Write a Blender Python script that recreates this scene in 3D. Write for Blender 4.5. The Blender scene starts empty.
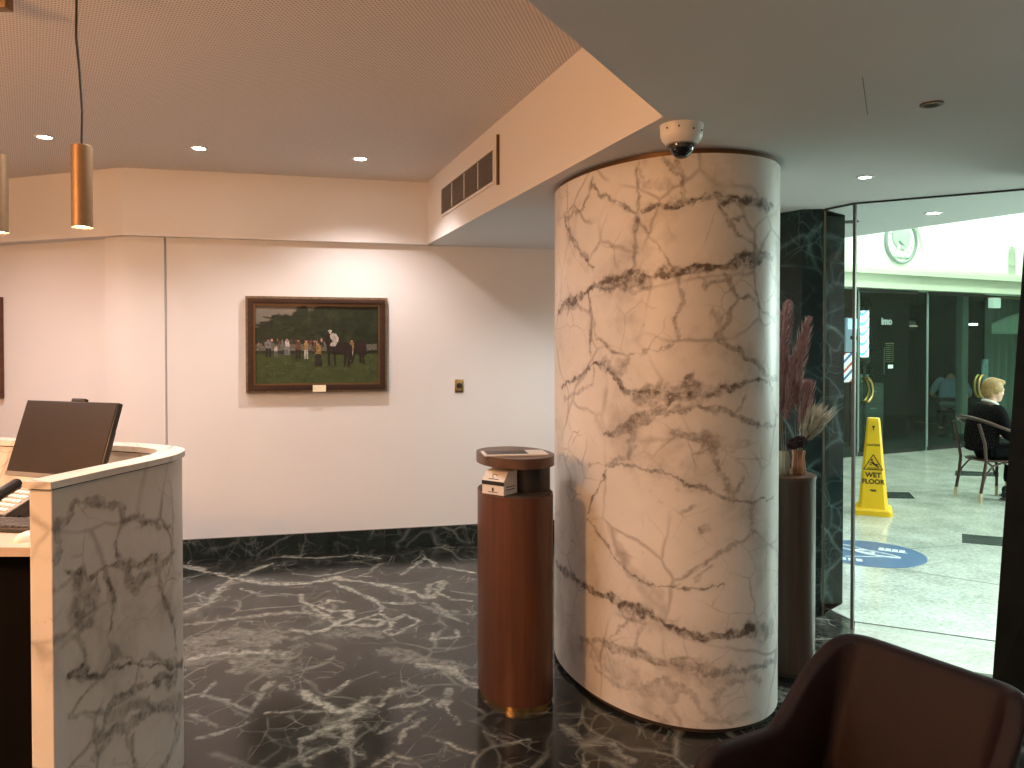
import bpy, bmesh, math, random
import numpy as np
from mathutils import Vector, Matrix

random.seed(7)
RNG = np.random.default_rng(11)
SC = bpy.context.scene
COL = SC.collection
PI = math.pi
Z_LOW, Z_HIGH = 2.385, 2.87          # lowered ceiling and perforated ceiling

# ------------------------------------------------------------------ materials
def new_mat(name):
    m = bpy.data.materials.new(name)
    m.use_nodes = True
    nt = m.node_tree
    b = nt.nodes['Principled BSDF']
    return m, nt, b

def N(nt, kind, **kw):
    n = nt.nodes.new(kind)
    for k, v in kw.items():
        if k in n.inputs.keys():
            n.inputs[k].default_value = v
        else:
            setattr(n, k, v)
    return n

def ramp(nt, fac, stops):
    r = nt.nodes.new('ShaderNodeValToRGB')
    e = r.color_ramp.elements
    while len(e) < len(stops):
        e.new(0.5)
    for i, (p, c) in enumerate(stops):
        e[i].position = p
        e[i].color = (*c, 1) if len(c) == 3 else c
    nt.links.new(fac, r.inputs['Fac'])
    return r.outputs['Color']

def math_(nt, op, a, b=None, clamp=False):
    n = nt.nodes.new('ShaderNodeMath')
    n.operation = op
    n.use_clamp = clamp
    for i, v in enumerate((a, b)):
        if v is None:
            continue
        if isinstance(v, (int, float)):
            n.inputs[i].default_value = v
        else:
            nt.links.new(v, n.inputs[i])
    return n.outputs[0]

def mixc(nt, fac, a, b):
    n = nt.nodes.new('ShaderNodeMix')
    n.data_type = 'RGBA'
    if isinstance(fac, (int, float)):
        n.inputs[0].default_value = fac
    else:
        nt.links.new(fac, n.inputs[0])
    for i, v in ((6, a), (7, b)):
        if isinstance(v, tuple):
            n.inputs[i].default_value = (*v, 1)
        else:
            nt.links.new(v, n.inputs[i])
    return n.outputs[2]

def coords(nt, scale=(1, 1, 1), warp=0.0, warp_scale=3.0, detail=4.0):
    tc = nt.nodes.new('ShaderNodeTexCoord')
    mp = nt.nodes.new('ShaderNodeMapping')
    mp.inputs['Scale'].default_value = scale
    nt.links.new(tc.outputs['Object'], mp.inputs['Vector'])
    out = mp.outputs['Vector']
    if warp:
        nz = N(nt, 'ShaderNodeTexNoise', Scale=warp_scale, Detail=detail)
        nt.links.new(out, nz.inputs['Vector'])
        sub = nt.nodes.new('ShaderNodeVectorMath'); sub.operation = 'SUBTRACT'
        sub.inputs[1].default_value = (.5, .5, .5)
        nt.links.new(nz.outputs['Color'], sub.inputs[0])
        sc = nt.nodes.new('ShaderNodeVectorMath'); sc.operation = 'SCALE'
        sc.inputs['Scale'].default_value = warp
        nt.links.new(sub.outputs[0], sc.inputs[0])
        ad = nt.nodes.new('ShaderNodeVectorMath'); ad.operation = 'ADD'
        nt.links.new(out, ad.inputs[0]); nt.links.new(sc.outputs[0], ad.inputs[1])
        out = ad.outputs[0]
    return out

def noise(nt, vec, scale, detail=4.0, rough=.5):
    n = N(nt, 'ShaderNodeTexNoise', Scale=scale, Detail=detail, Roughness=rough)
    nt.links.new(vec, n.inputs['Vector'])
    return n.outputs['Fac']

def crack(nt, vec, scale):
    n = nt.nodes.new('ShaderNodeTexVoronoi')
    n.feature = 'DISTANCE_TO_EDGE'
    n.inputs['Scale'].default_value = scale
    nt.links.new(vec, n.inputs['Vector'])
    return n.outputs['Distance']

def simple(name, color, rough=.5, metal=0.0, var=.06, vscale=8.0, bump=0.0, bscale=60.0, spec=.5, coat=0.0):
    m, nt, b = new_mat(name)
    v = coords(nt)
    f = noise(nt, v, vscale)
    lo = tuple(max(0, c * (1 - var)) for c in color)
    hi = tuple(min(1, c * (1 + var)) for c in color)
    nt.links.new(ramp(nt, f, [(.3, lo), (.7, hi)]), b.inputs['Base Color'])
    b.inputs['Roughness'].default_value = rough
    b.inputs['Metallic'].default_value = metal
    b.inputs['Specular IOR Level'].default_value = spec
    b.inputs['Coat Weight'].default_value = coat
    if bump:
        bp = N(nt, 'ShaderNodeBump', Strength=bump, Distance=.002)
        nt.links.new(noise(nt, v, bscale, 2.0), bp.inputs['Height'])
        nt.links.new(bp.outputs[0], b.inputs['Normal'])
    return m

def emit(name, color, strength):
    m, nt, b = new_mat(name)
    b.inputs['Base Color'].default_value = (*color, 1)
    b.inputs['Emission Color'].default_value = (*color, 1)
    b.inputs['Emission Strength'].default_value = strength
    return m

def marble_white(name, vein_gain=1.0):
    m, nt, b = new_mat(name)
    v = coords(nt, warp=.22, warp_scale=2.2)
    v2 = coords(nt, warp=.10, warp_scale=6.0)
    cloud = noise(nt, v, 2.4, 6.0, .6)
    base = ramp(nt, cloud, [(.32, (.46, .43, .39)), (.47, (.70, .67, .62)), (.75, (.78, .755, .71))])
    spk = math_(nt, 'MULTIPLY', math_(nt, 'SUBTRACT', noise(nt, v2, 22.0, 5.0, .7), .63), 7.0, True)
    base = mixc(nt, math_(nt, 'MULTIPLY', spk, .55), base, (.34, .29, .25))
    thin = crack(nt, v, 2.6)
    gate = noise(nt, v2, 2.7, 2.0)
    a = math_(nt, 'SUBTRACT', 1.0, math_(nt, 'DIVIDE', thin, .028), True)
    a = math_(nt, 'MULTIPLY', a, math_(nt, 'MULTIPLY', math_(nt, 'SUBTRACT', gate, .40), 4.0, True))
    fine = crack(nt, v2, 6.5)
    f = math_(nt, 'SUBTRACT', 1.0, math_(nt, 'DIVIDE', fine, .03), True)
    f = math_(nt, 'MULTIPLY', f, math_(nt, 'MULTIPLY', math_(nt, 'SUBTRACT', noise(nt, v, 3.6, 2.0), .47), 4.0, True))
    minor = math_(nt, 'ADD', math_(nt, 'MULTIPLY', a, .72), math_(nt, 'MULTIPLY', f, .62), True)
    c = mixc(nt, minor, base, (.24, .20, .17))
    at = nt.nodes.new('ShaderNodeAttribute'); at.attribute_name = 'vein'
    brk = noise(nt, v2, 26.0, 4.0, .7)
    vm = math_(nt, 'MULTIPLY', at.outputs['Fac'], math_(nt, 'ADD', math_(nt, 'MULTIPLY', math_(nt, 'SUBTRACT', brk, .36), 3.4, True), .38), True)
    vm = math_(nt, 'MULTIPLY', vm, vein_gain, True)
    c = mixc(nt, vm, c, (.115, .090, .072))
    nt.links.new(c, b.inputs['Base Color'])
    b.inputs['Roughness'].default_value = .40
    b.inputs['Specular IOR Level'].default_value = .4
    return m

def marble_dark(name, base=(.012, .013, .012), vein=(.50, .50, .44), scale=1.0, dens=1.0, rough=.13):
    m, nt, b = new_mat(name)
    v = coords(nt, scale=(scale,) * 3, warp=.34, warp_scale=2.0, detail=1.5)
    v2 = coords(nt, scale=(scale, scale * 1.25, scale), warp=.16, warp_scale=5.0, detail=1.5)
    v3 = coords(nt, scale=(scale * 1.6, scale * .8, scale), warp=.5, warp_scale=1.3, detail=1.5)
    zone = noise(nt, v3, 1.25, 3.0)
    zone2 = noise(nt, v, 2.6, 4.0)
    ground = ramp(nt, noise(nt, v2, 7.0, 8.0, .65), [(.3, base), (.7, tuple(2.0 * c + .004 for c in base))])
    def lines(d, w, g, lo, k):
        a = math_(nt, 'SUBTRACT', 1.0, math_(nt, 'DIVIDE', d, w), True)
        a = math_(nt, 'POWER', a, 1.6)
        return math_(nt, 'MULTIPLY', a, math_(nt, 'MULTIPLY', math_(nt, 'SUBTRACT', g, lo), k, True))
    l1 = lines(crack(nt, v, 1.9), .055, zone, .40, 6.0)
    l2 = lines(crack(nt, v2, 4.4), .06, zone2, .46, 6.0)
    l3 = lines(crack(nt, v3, 2.6), .045, zone2, .42, 5.0)
    l4 = math_(nt, 'MULTIPLY', lines(crack(nt, v2, 11.0), .10, zone, .54, 9.0), .6)
    haze = math_(nt, 'MULTIPLY', math_(nt, 'SUBTRACT', noise(nt, v2, 9.0, 9.0, .75), .55, True), 2.2, True)
    haze = math_(nt, 'MULTIPLY', haze, math_(nt, 'MULTIPLY', math_(nt, 'SUBTRACT', zone, .53), 7.0, True))
    s = math_(nt, 'ADD', math_(nt, 'ADD', l1, math_(nt, 'MULTIPLY', l2, .8)), math_(nt, 'ADD', math_(nt, 'MULTIPLY', l3, .7), math_(nt, 'ADD', l4, haze)))
    s = math_(nt, 'MULTIPLY', s, dens * .8, True)
    at = nt.nodes.new('ShaderNodeAttribute'); at.attribute_name = 'vein'
    brk = math_(nt, 'ADD', math_(nt, 'MULTIPLY', math_(nt, 'SUBTRACT', noise(nt, v2, 15.0, 8.0, .75), .40), 4.5, True), .25)
    s = math_(nt, 'MAXIMUM', s, math_(nt, 'MULTIPLY', at.outputs['Fac'], brk, True))
    b.inputs['Specular IOR Level'].default_value = .36
    nt.links.new(mixc(nt, s, ground, vein), b.inputs['Base Color'])
    b.inputs['Roughness'].default_value = rough
    return m

def wood(name, dark, light, rough=.35, axis=2, freq=26.0):
    m, nt, b = new_mat(name)
    sc = [1.0, 1.0, 1.0]
    sc[axis] = .06
    v = coords(nt, scale=tuple(sc))
    f = noise(nt, v, freq, 5.0, .6)
    g = noise(nt, v, freq * 5, 2.0)
    f = math_(nt, 'ADD', math_(nt, 'MULTIPLY', f, .75), math_(nt, 'MULTIPLY', g, .25))
    nt.links.new(ramp(nt, f, [(.32, dark), (.68, light)]), b.inputs['Base Color'])
    b.inputs['Roughness'].default_value = rough
    return m

def glass_mat(name, tint=(.93, .97, .95), gloss=.12):
    m, nt, b = new_mat(name)
    nt.nodes.remove(b)
    out = nt.nodes['Material Output']
    tr = nt.nodes.new('ShaderNodeBsdfTransparent'); tr.inputs[0].default_value = (*tint, 1)
    gl = nt.nodes.new('ShaderNodeBsdfGlossy'); gl.inputs['Roughness'].default_value = .02
    fr = nt.nodes.new('ShaderNodeFresnel'); fr.inputs['IOR'].default_value = 1.45
    mx = nt.nodes.new('ShaderNodeMixShader')
    nt.links.new(math_(nt, 'MULTIPLY', fr.outputs[0], gloss), mx.inputs[0])
    nt.links.new(tr.outputs[0], mx.inputs[1]); nt.links.new(gl.outputs[0], mx.inputs[2])
    nt.links.new(mx.outputs[0], out.inputs['Surface'])
    return m

def perforated(name):
    m, nt, b = new_mat(name)
    tc = nt.nodes.new('ShaderNodeTexCoord')
    mp = nt.nodes.new('ShaderNodeMapping')
    mp.inputs['Rotation'].default_value = (0, 0, .232)
    mp.inputs['Scale'].default_value = (62, 62, 62)
    nt.links.new(tc.outputs['Object'], mp.inputs['Vector'])
    sp = nt.nodes.new('ShaderNodeSeparateXYZ')
    nt.links.new(mp.outputs[0], sp.inputs[0])
    def cell(o):
        f = math_(nt, 'SUBTRACT', math_(nt, 'FRACT', o), .5)
        return math_(nt, 'MULTIPLY', f, f)
    d = math_(nt, 'SQRT', math_(nt, 'ADD', cell(sp.outputs[0]), cell(sp.outputs[1])))
    hole = math_(nt, 'LESS_THAN', d, .24)
    nt.links.new(mixc(nt, hole, (.84, .78, .73), (.34, .30, .275)), b.inputs['Base Color'])
    b.inputs['Roughness'].default_value = .75
    return m

M = {}
M['plaster'] = simple('white_plaster', (.77, .755, .745), .72, var=.015, vscale=1.5, spec=.3)
M['soffit'] = simple('soffit_paint', (.76, .76, .755), .75, var=.02, vscale=1.2, spec=.2)
M['perf'] = perforated('perforated_ceiling_board')
M['floor'] = marble_dark('dark_green_floor_marble', base=(.007, .0075, .006), vein=(.36, .36, .30), scale=1.35, dens=.42, rough=.16)
M['base'] = marble_dark('dark_green_skirting_marble', base=(.010, .014, .012), vein=(.20, .22, .19), scale=1.6, dens=.6, rough=.2)
M['verde'] = marble_dark('green_pier_marble', base=(.007, .016, .015), vein=(.15, .24, .22), scale=1.5, dens=.7, rough=.32)
M['jamb'] = simple('dark_stone_jamb', (.011, .014, .014), .6, var=.2, spec=.08)
M['col'] = marble_white('white_column_marble')
M['desk'] = marble_white('white_counter_marble', 1.0)
M['cap'] = marble_white('white_counter_cap_marble')
M['bronze'] = simple('dark_bronze', (.16, .09, .045), .4, .7)
M['gap'] = simple('dark_shadow_gap', (.05, .035, .025), .7)
M['brass'] = simple('brass', (.62, .42, .17), .28, 1.0, var=.05)
M['gold'] = simple('brushed_gold_metal', (.27, .18, .10), .48, .55, var=.06, vscale=40)
M['black'] = simple('black_plastic', (.018, .016, .015), .4, var=.1)
M['cordm'] = simple('black_cord', (.015, .012, .010), .7)
M['screen'] = simple('dark_monitor_screen', (.016, .010, .008), .36, var=.05)
M['grey'] = simple('grey_plastic', (.22, .20, .18), .5)
M['keys'] = simple('pale_grey_keys', (.40, .37, .34), .5)
M['darkkey'] = simple('dark_grey_keys', (.10, .09, .085), .5)
M['white'] = simple('white_plastic', (.80, .78, .74), .4, var=.03)
M['worktop'] = simple('cream_worktop', (.60, .50, .42), .4, var=.03)
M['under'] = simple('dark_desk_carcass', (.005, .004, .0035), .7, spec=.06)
M['binwood'] = wood('bin_wood_veneer', (.076, .026, .012), (.135, .050, .024), .34)
M['lidwood'] = wood('bin_lid_wood', (.085, .042, .024), (.13, .068, .040), .32, axis=0)
M['pedwood'] = wood('pedestal_wood_veneer', (.055, .034, .022), (.10, .062, .040), .4)
M['paper'] = simple('white_paper', (.78, .74, .68), .6, var=.02)
M['print'] = simple('dark_print', (.05, .035, .028), .4)
M['ink'] = simple('black_ink', (.012, .012, .012), .6)
M['leather'] = simple('brown_leather', (.0105, .0025, .0012), .58, var=.18, vscale=14, bump=.25, bscale=260, spec=.22)
M['chairleg'] = wood('dark_walnut_legs', (.05, .022, .012), (.10, .05, .03))
M['glass'] = glass_mat('clear_partition_glass')
M['shopglass'] = glass_mat('shop_door_glass', (.86, .95, .91), .05)
M['edge'] = simple('glass_edge_strip', (.10, .09, .07), .4, .3)
M['shopedge'] = simple('green_glass_edge', (.22, .29, .265), .3)
M['strip'] = simple('gold_edge_strip', (.20, .17, .11), .4, .5)
M['channel'] = simple('dark_head_channel', (.02, .022, .02), .5)
M['terrazzo'] = None
def terrazzo(name, a, b_, rough=.16):
    m, nt, b = new_mat(name)
    v = coords(nt, warp=.05, warp_scale=6)
    f = math_(nt, 'ADD', math_(nt, 'MULTIPLY', noise(nt, v, 34, 5, .7), .6), math_(nt, 'MULTIPLY', noise(nt, v, 3.0, 5), .4))
    nt.links.new(ramp(nt, f, [(.36, a), (.6, b_)]), b.inputs['Base Color'])
    b.inputs['Roughness'].default_value = rough
    return m
M['terrazzo'] = terrazzo('pale_corridor_terrazzo', (.30, .34, .29), (.62, .66, .60))
M['thresh'] = terrazzo('pale_threshold_stone', (.30, .33, .29), (.48, .51, .46), .2)
M['inlay'] = simple('dark_green_floor_inlay', (.045, .06, .055), .25, var=.4, vscale=12)
M['joint'] = simple('floor_joint', (.16, .18, .16), .5)
M['yellow'] = simple('yellow_cone_plastic', (.98, .58, .010), .42, var=.03)
M['blue'] = simple('blue_vinyl', (.055, .13, .27), .35, var=.04)
M['vinylwhite'] = simple('white_vinyl', (.72, .78, .80), .4)
M['lunette'] = simple('white_arch_plaster', (.86, .90, .84), .7, var=.01)
M['cornice'] = simple('pale_green_cornice', (.62, .72, .56), .6, var=.02)
M['shopdark'] = simple('dark_shop_lining', (.008, .011, .010), .7, var=.2, spec=.1)
M['shopfloor'] = simple('dark_shop_floor', (.03, .036, .034), .3, var=.2)
M['suit'] = simple('black_suit_cloth', (.004, .004, .005), .9, spec=.08)
M['skin'] = simple('skin', (.60, .36, .26), .5, var=.05)
M['blond'] = simple('blond_hair', (.33, .20, .075), .6, var=.3, vscale=60)
M['dhair'] = simple('dark_hair', (.012, .010, .009), .6)
M['shirtw'] = simple('white_shirt_cloth', (.75, .73, .70), .8)
M['shirtb'] = simple('blue_shirt_cloth', (.27, .36, .50), .85, var=.06)
M['skirtb'] = simple('grey_blue_cloth', (.22, .28, .33), .85, var=.08)
M['rattan'] = wood('dark_bentwood', (.045, .020, .016), (.085, .040, .032), .3)
M['cream'] = simple('cream_leg_tip', (.62, .48, .30), .5)
M['pinkplume'] = simple('dusty_pink_plume', (.40, .22, .20), .9, var=.15, vscale=40)
M['creamplume'] = simple('cream_plume', (.52, .44, .34), .9, var=.12, vscale=40)
M['darkflower'] = simple('dark_burgundy_flower', (.030, .010, .012), .9, var=.3, vscale=40)
M['stem'] = simple('dry_stem', (.22, .15, .08), .8)
M['copper'] = simple('copper_glaze', (.48, .24, .14), .25, .6)
M['paleglass'] = simple('pale_gold_ribbed_glass', (.46, .42, .30), .2, .3)
M['curtain'] = simple('pale_green_curtain_cloth', (.09, .115, .105), .85, var=.1)
M['valance'] = simple('pale_valance_cloth', (.26, .33, .30), .85, var=.06)
M['frameout'] = simple('weathered_gold_edge', (.20, .15, .09), .5, .4, var=.3, vscale=50)
M['framewood'] = wood('dark_frame_wood', (.030, .014, .009), (.065, .030, .018), .3, axis=0)
M['framegold'] = simple('gilded_inner_lip', (.22, .125, .055), .28, .7)
M['plate'] = simple('polished_plate', (.92, .84, .62), .4, .1)
M['lens'] = emit('lit_lamp_lens', (1.0, .90, .80), 30)
M['lenscool'] = emit('lit_cool_lamp_lens', (.85, 1.0, .93), 25)
M['lensdim'] = emit('lit_small_lamp_lens', (1.0, .98, .92), 6)
M['pendlens'] = emit('pendant_lens', (1.0, .80, .60), 9)

# ------------------------------------------------------------------ mesh builder
class MB:
    def __init__(self):
        self.bm = bmesh.new()
        self.mi = 0
        self.mats = []
    def mat(self, m):
        if m not in self.mats:
            self.mats.append(m)
        self.mi = self.mats.index(m)
        return self
    def _merge(self, b2, mtx=None):
        if mtx is not None:
            b2.transform(mtx)
        for f in b2.faces:
            f.material_index = self.mi
        me = bpy.data.meshes.new('tmp')
        b2.to_mesh(me); b2.free()
        self.bm.from_mesh(me)
        bpy.data.meshes.remove(me)
        return self
    def box(self, c, s, rz=0, bev=0, seg=2, mtx=None):
        b = bmesh.new()
        bmesh.ops.create_cube(b, size=1)
        b.transform(Matrix.Diagonal((*s, 1)))
        if bev:
            bmesh.ops.bevel(b, geom=b.edges[:], offset=bev, segments=seg, affect='EDGES', profile=.5)
        t = Matrix.Translation(c) @ Matrix.Rotation(rz, 4, 'Z')
        if mtx is not None:
            t = mtx @ t
        return self._merge(b, t)
    def lathe(self, prof, c=(0, 0, 0), n=32, mtx=None, oval=None, cap=True):
        b = bmesh.new()
        rings = []
        for r, z in prof:
            ring = []
            for i in range(n):
                a = 2 * PI * i / n
                ring.append(b.verts.new((r * math.cos(a), r * math.sin(a), z)))
            rings.append(ring)
        for k in range(len(rings) - 1):
            for i in range(n):
                j = (i + 1) % n
                b.faces.new((rings[k][i], rings[k][j], rings[k + 1][j], rings[k + 1][i]))
        if cap:
            b.faces.new(list(reversed(rings[0]))); b.faces.new(rings[-1])
        t = Matrix.Translation(c)
        if mtx is not None:
            t = mtx @ t
        return self._merge(b, t)
    def tube(self, pts, r, n=10, mtx=None, closed=False):
        b = bmesh.new()
        P = [Vector(p) for p in pts]
        R = r if isinstance(r, (list, tuple)) else [r] * len(P)
        up = Vector((0, 0, 1))
        rings = []
        prev = None
        for i, p in enumerate(P):
            if closed:
                d = P[(i + 1) % len(P)] - P[i - 1]
            else:
                d = P[min(i + 1, len(P) - 1)] - P[max(i - 1, 0)]
            d.normalize()
            if prev is None:
                a = up if abs(d.z) < .9 else Vector((1, 0, 0))
                x = d.cross(a).normalized()
            else:
                x = (prev - d * prev.dot(d)).normalized()
            prev = x
            y = d.cross(x)
            rings.append([b.verts.new(p + (x * math.cos(2 * PI * k / n) + y * math.sin(2 * PI * k / n)) * R[i]) for k in range(n)])
        m = len(rings)
        for k in range(m if closed else m - 1):
            A, B = rings[k], rings[(k + 1) % m]
            for i in range(n):
                j = (i + 1) % n
                b.faces.new((A[i], A[j], B[j], B[i]))
        if not closed:
            b.faces.new(list(reversed(rings[0]))); b.faces.new(rings[-1])
        bmesh.ops.recalc_face_normals(b, faces=b.faces[:])
        return self._merge(b, mtx)
    def prism(self, poly, z0, z1, mtx=None):
        b = bmesh.new()
        lo = [b.verts.new((x, y, z0)) for x, y in poly]
        hi = [b.verts.new((x, y, z1)) for x, y in poly]
        b.faces.new(lo); b.faces.new(hi)
        n = len(poly)
        for i in range(n):
            j = (i + 1) % n
            b.faces.new((lo[i], lo[j], hi[j], hi[i]))
        bmesh.ops.triangulate(b, faces=[f for f in b.faces if len(f.verts) > 4])
        bmesh.ops.recalc_face_normals(b, faces=b.faces[:])
        return self._merge(b, mtx)
    def strip(self, path, d, z0, z1):
        a = [Vector(p) for p in path]; c = offset_path(a, d)
        b = bmesh.new()
        V = [[b.verts.new((p.x, p.y, z)) for z in (z0, z1)] for p in a]
        W = [[b.verts.new((p.x, p.y, z)) for z in (z0, z1)] for p in c]
        for i in range(len(a) - 1):
            b.faces.new((V[i][0], V[i + 1][0], V[i + 1][1], V[i][1]))
            b.faces.new((W[i + 1][0], W[i][0], W[i][1], W[i + 1][1]))
            b.faces.new((V[i][1], V[i + 1][1], W[i + 1][1], W[i][1]))
            b.faces.new((V[i + 1][0], V[i][0], W[i][0], W[i + 1][0]))
        b.faces.new((V[0][0], V[0][1], W[0][1], W[0][0])); b.faces.new((V[-1][1], V[-1][0], W[-1][0], W[-1][1]))
        bmesh.ops.recalc_face_normals(b, faces=b.faces[:])
        return self._merge(b)
    def poly(self, pts, mtx=None):
        b = bmesh.new()
        b.faces.new([b.verts.new(p) for p in pts])
        bmesh.ops.triangulate(b, faces=b.faces[:])
        return self._merge(b, mtx)
    def grid(self, fn, nu, nv, closed_u=False, mtx=None):
        b = bmesh.new()
        V = [[b.verts.new(fn(i, j)) for j in range(nv)] for i in range(nu)]
        for i in range(nu if closed_u else nu - 1):
            for j in range(nv - 1):
                k = (i + 1) % nu
                b.faces.new((V[i][j], V[k][j], V[k][j + 1], V[i][j + 1]))
        return self._merge(b, mtx)
    def ball(self, c, r, mtx=None, seg=16):
        b = bmesh.new()
        bmesh.ops.create_uvsphere(b, u_segments=seg, v_segments=max(8, seg * 2 // 3), radius=1)
        rr = r if isinstance(r, (list, tuple)) else (r, r, r)
        t = Matrix.Translation(c) @ Matrix.Diagonal((*rr, 1))
        if mtx is not None:
            t = mtx @ t
        return self._merge(b, t)
    def text(self, s, size, mtx, depth=.0008, align='CENTER'):
        cu = bpy.data.curves.new('txt', 'FONT')
        cu.body = s; cu.size = size; cu.extrude = depth
        cu.align_x = align; cu.align_y = 'CENTER'
        cu.offset = size * .035
        o = bpy.data.objects.new('txt', cu)
        COL.objects.link(o)
        dg = bpy.context.evaluated_depsgraph_get()
        me = bpy.data.meshes.new_from_object(o.evaluated_get(dg))
        b = bmesh.new(); b.from_mesh(me)
        bpy.data.objects.remove(o); bpy.data.curves.remove(cu); bpy.data.meshes.remove(me)
        return self._merge(b, mtx)
    def build(self, name, mat=None, parent=None, world=False, smooth=True, angle=38, base=False):
        me = bpy.data.meshes.new(name)
        off = Vector((0, 0, 0))
        bm = self.bm
        if base and parent is None and bm.verts:
            xs = [v.co for v in bm.verts]
            off = Vector(((min(v.x for v in xs) + max(v.x for v in xs)) / 2, (min(v.y for v in xs) + max(v.y for v in xs)) / 2, min(v.z for v in xs)))
            bm.transform(Matrix.Translation(-off))
        if world and parent is not None:
            bm.transform(Matrix.Translation(-origin_of(parent)))
        bm.to_mesh(me); bm.free()
        if smooth:
            me.polygons.foreach_set('use_smooth', [True] * len(me.polygons))
            me.set_sharp_from_angle(angle=math.radians(angle))
        for m in ([mat] if mat is not None else self.mats):
            me.materials.append(m)
        o = bpy.data.objects.new(name, me)
        COL.objects.link(o)
        o.location = off
        if parent is not None:
            o.parent = parent
        return o

def origin_of(o):
    p = Vector(o.location)
    while o.parent is not None:
        o = o.parent
        p = p + Vector(o.location)
    return p

def tag(o, label=None, cat=None, group=None, kind=None):
    for k, v in (('label', label), ('category', cat), ('group', group), ('kind', kind)):
        if v:
            o[k] = v
    return o

def thing(name, label, cat, loc=(0, 0, 0), rz=0, group=None, kind=None):
    o = bpy.data.objects.new(name, None)
    COL.objects.link(o)
    o.empty_display_size = .1
    o.location = loc
    o.rotation_euler = (0, 0, rz)
    return tag(o, label, cat, group, kind)

def struct(o, kind='structure'):
    o['kind'] = kind
    return o

def copy_tree(o, parent=None):
    c = o.copy()
    COL.objects.link(c)
    if parent is not None:
        c.parent = parent
    for ch in o.children:
        copy_tree(ch, c)
    return c

def oval(cx, cy, a, b, th, n, count):
    out = []
    for i in range(count):
        t = 2 * PI * i / count
        c, s = math.cos(t), math.sin(t)
        x = a * math.copysign(abs(c) ** (2 / n), c)
        y = b * math.copysign(abs(s) ** (2 / n), s)
        out.append((cx + x * math.cos(th) - y * math.sin(th), cy + x * math.sin(th) + y * math.cos(th)))
    return out

def catmull(P, k=12):
    P = [Vector(p) for p in P]
    P = [2 * P[0] - P[1]] + P + [2 * P[-1] - P[-2]]
    out = []
    for i in range(1, len(P) - 2):
        a, b, c, d = P[i - 1:i + 3]
        for j in range(k):
            t = j / k
            out.append(.5 * (2 * b + (c - a) * t + (2 * a - 5 * b + 4 * c - d) * t * t + (3 * b - a - 3 * c + d) * t ** 3))
    out.append(P[-2])
    return out

def offset_path(P, d):
    out = []
    for i, p in enumerate(P):
        a = P[max(i - 1, 0)]; b = P[min(i + 1, len(P) - 1)]
        t = (Vector(b) - Vector(a)).normalized()
        out.append(Vector((p[0] - t.y * d, p[1] + t.x * d)))
    return out

def slab(path, d, z0, z1):
    """closed outline of a wall that follows a path and is d thick to its left-hand side"""
    q = offset_path([Vector(p) for p in path], d)
    return [tuple(p) for p in path] + [tuple(p) for p in reversed(q)]

# value noise for the marble veins
_G = RNG.random((64, 64))
def vnoise(x, y):
    xi = np.floor(x).astype(int); yi = np.floor(y).astype(int)
    fx = x - xi; fy = y - yi
    fx = fx * fx * (3 - 2 * fx); fy = fy * fy * (3 - 2 * fy)
    g = lambda a, b: _G[a % 64, b % 64]
    return (g(xi, yi) * (1 - fx) + g(xi + 1, yi) * fx) * (1 - fy) + (g(xi, yi + 1) * (1 - fx) + g(xi + 1, yi + 1) * fx) * fy
def fbm(x, y, o=3):
    s = 0; a = .5
    for k in range(o):
        s = s + a * (vnoise(x * 2 ** k + 17 * k, y * 2 ** k + 31 * k) - .5)
        a *= .5
    return s

def vein_field(su, zu, veins, pad=.12):
    wx = su + .060 * fbm(su * 7, zu * 7) + .040 * fbm(su * 26, zu * 26) + .014 * fbm(su * 90, zu * 90, 2)
    wz = zu + .060 * fbm(su * 7 + 40, zu * 7 + 9) + .040 * fbm(su * 26 + 5, zu * 26 + 23) + .014 * fbm(su * 90 + 8, zu * 90 + 3, 2)
    wid = 1 + 2.6 * fbm(su * 9 + 3, zu * 9 + 50) + 1.2 * fbm(su * 40, zu * 40 + 7)
    val = np.zeros(len(su))
    for w, st, pts in veins:
        w = w * 1.35 / 1000.0
        pts = np.array(pts)
        lo, hi = pts.min(0) - pad, pts.max(0) + pad
        sel = np.nonzero((wx > lo[0]) & (wx < hi[0]) & (wz > lo[1]) & (wz < hi[1]))[0]
        px, pz = wx[sel], wz[sel]
        d = np.full(len(sel), 9.0)
        for a, b in zip(pts[:-1], pts[1:]):
            e = b - a
            t = np.clip(((px - a[0]) * e[0] + (pz - a[1]) * e[1]) / max(e @ e, 1e-9), 0, 1)
            d = np.minimum(d, np.hypot(px - a[0] - t * e[0], pz - a[1] - t * e[1]))
        ww = w * np.clip(wid[sel], .25, 2.6)
        core = np.clip(1.9 * (1.05 - d / ww), 0, 1)
        halo = .16 * np.exp(-(d / (ww * 2.2)) ** 2)
        val[sel] = np.maximum(val[sel], st * np.maximum(core, halo))
    return val

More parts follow.
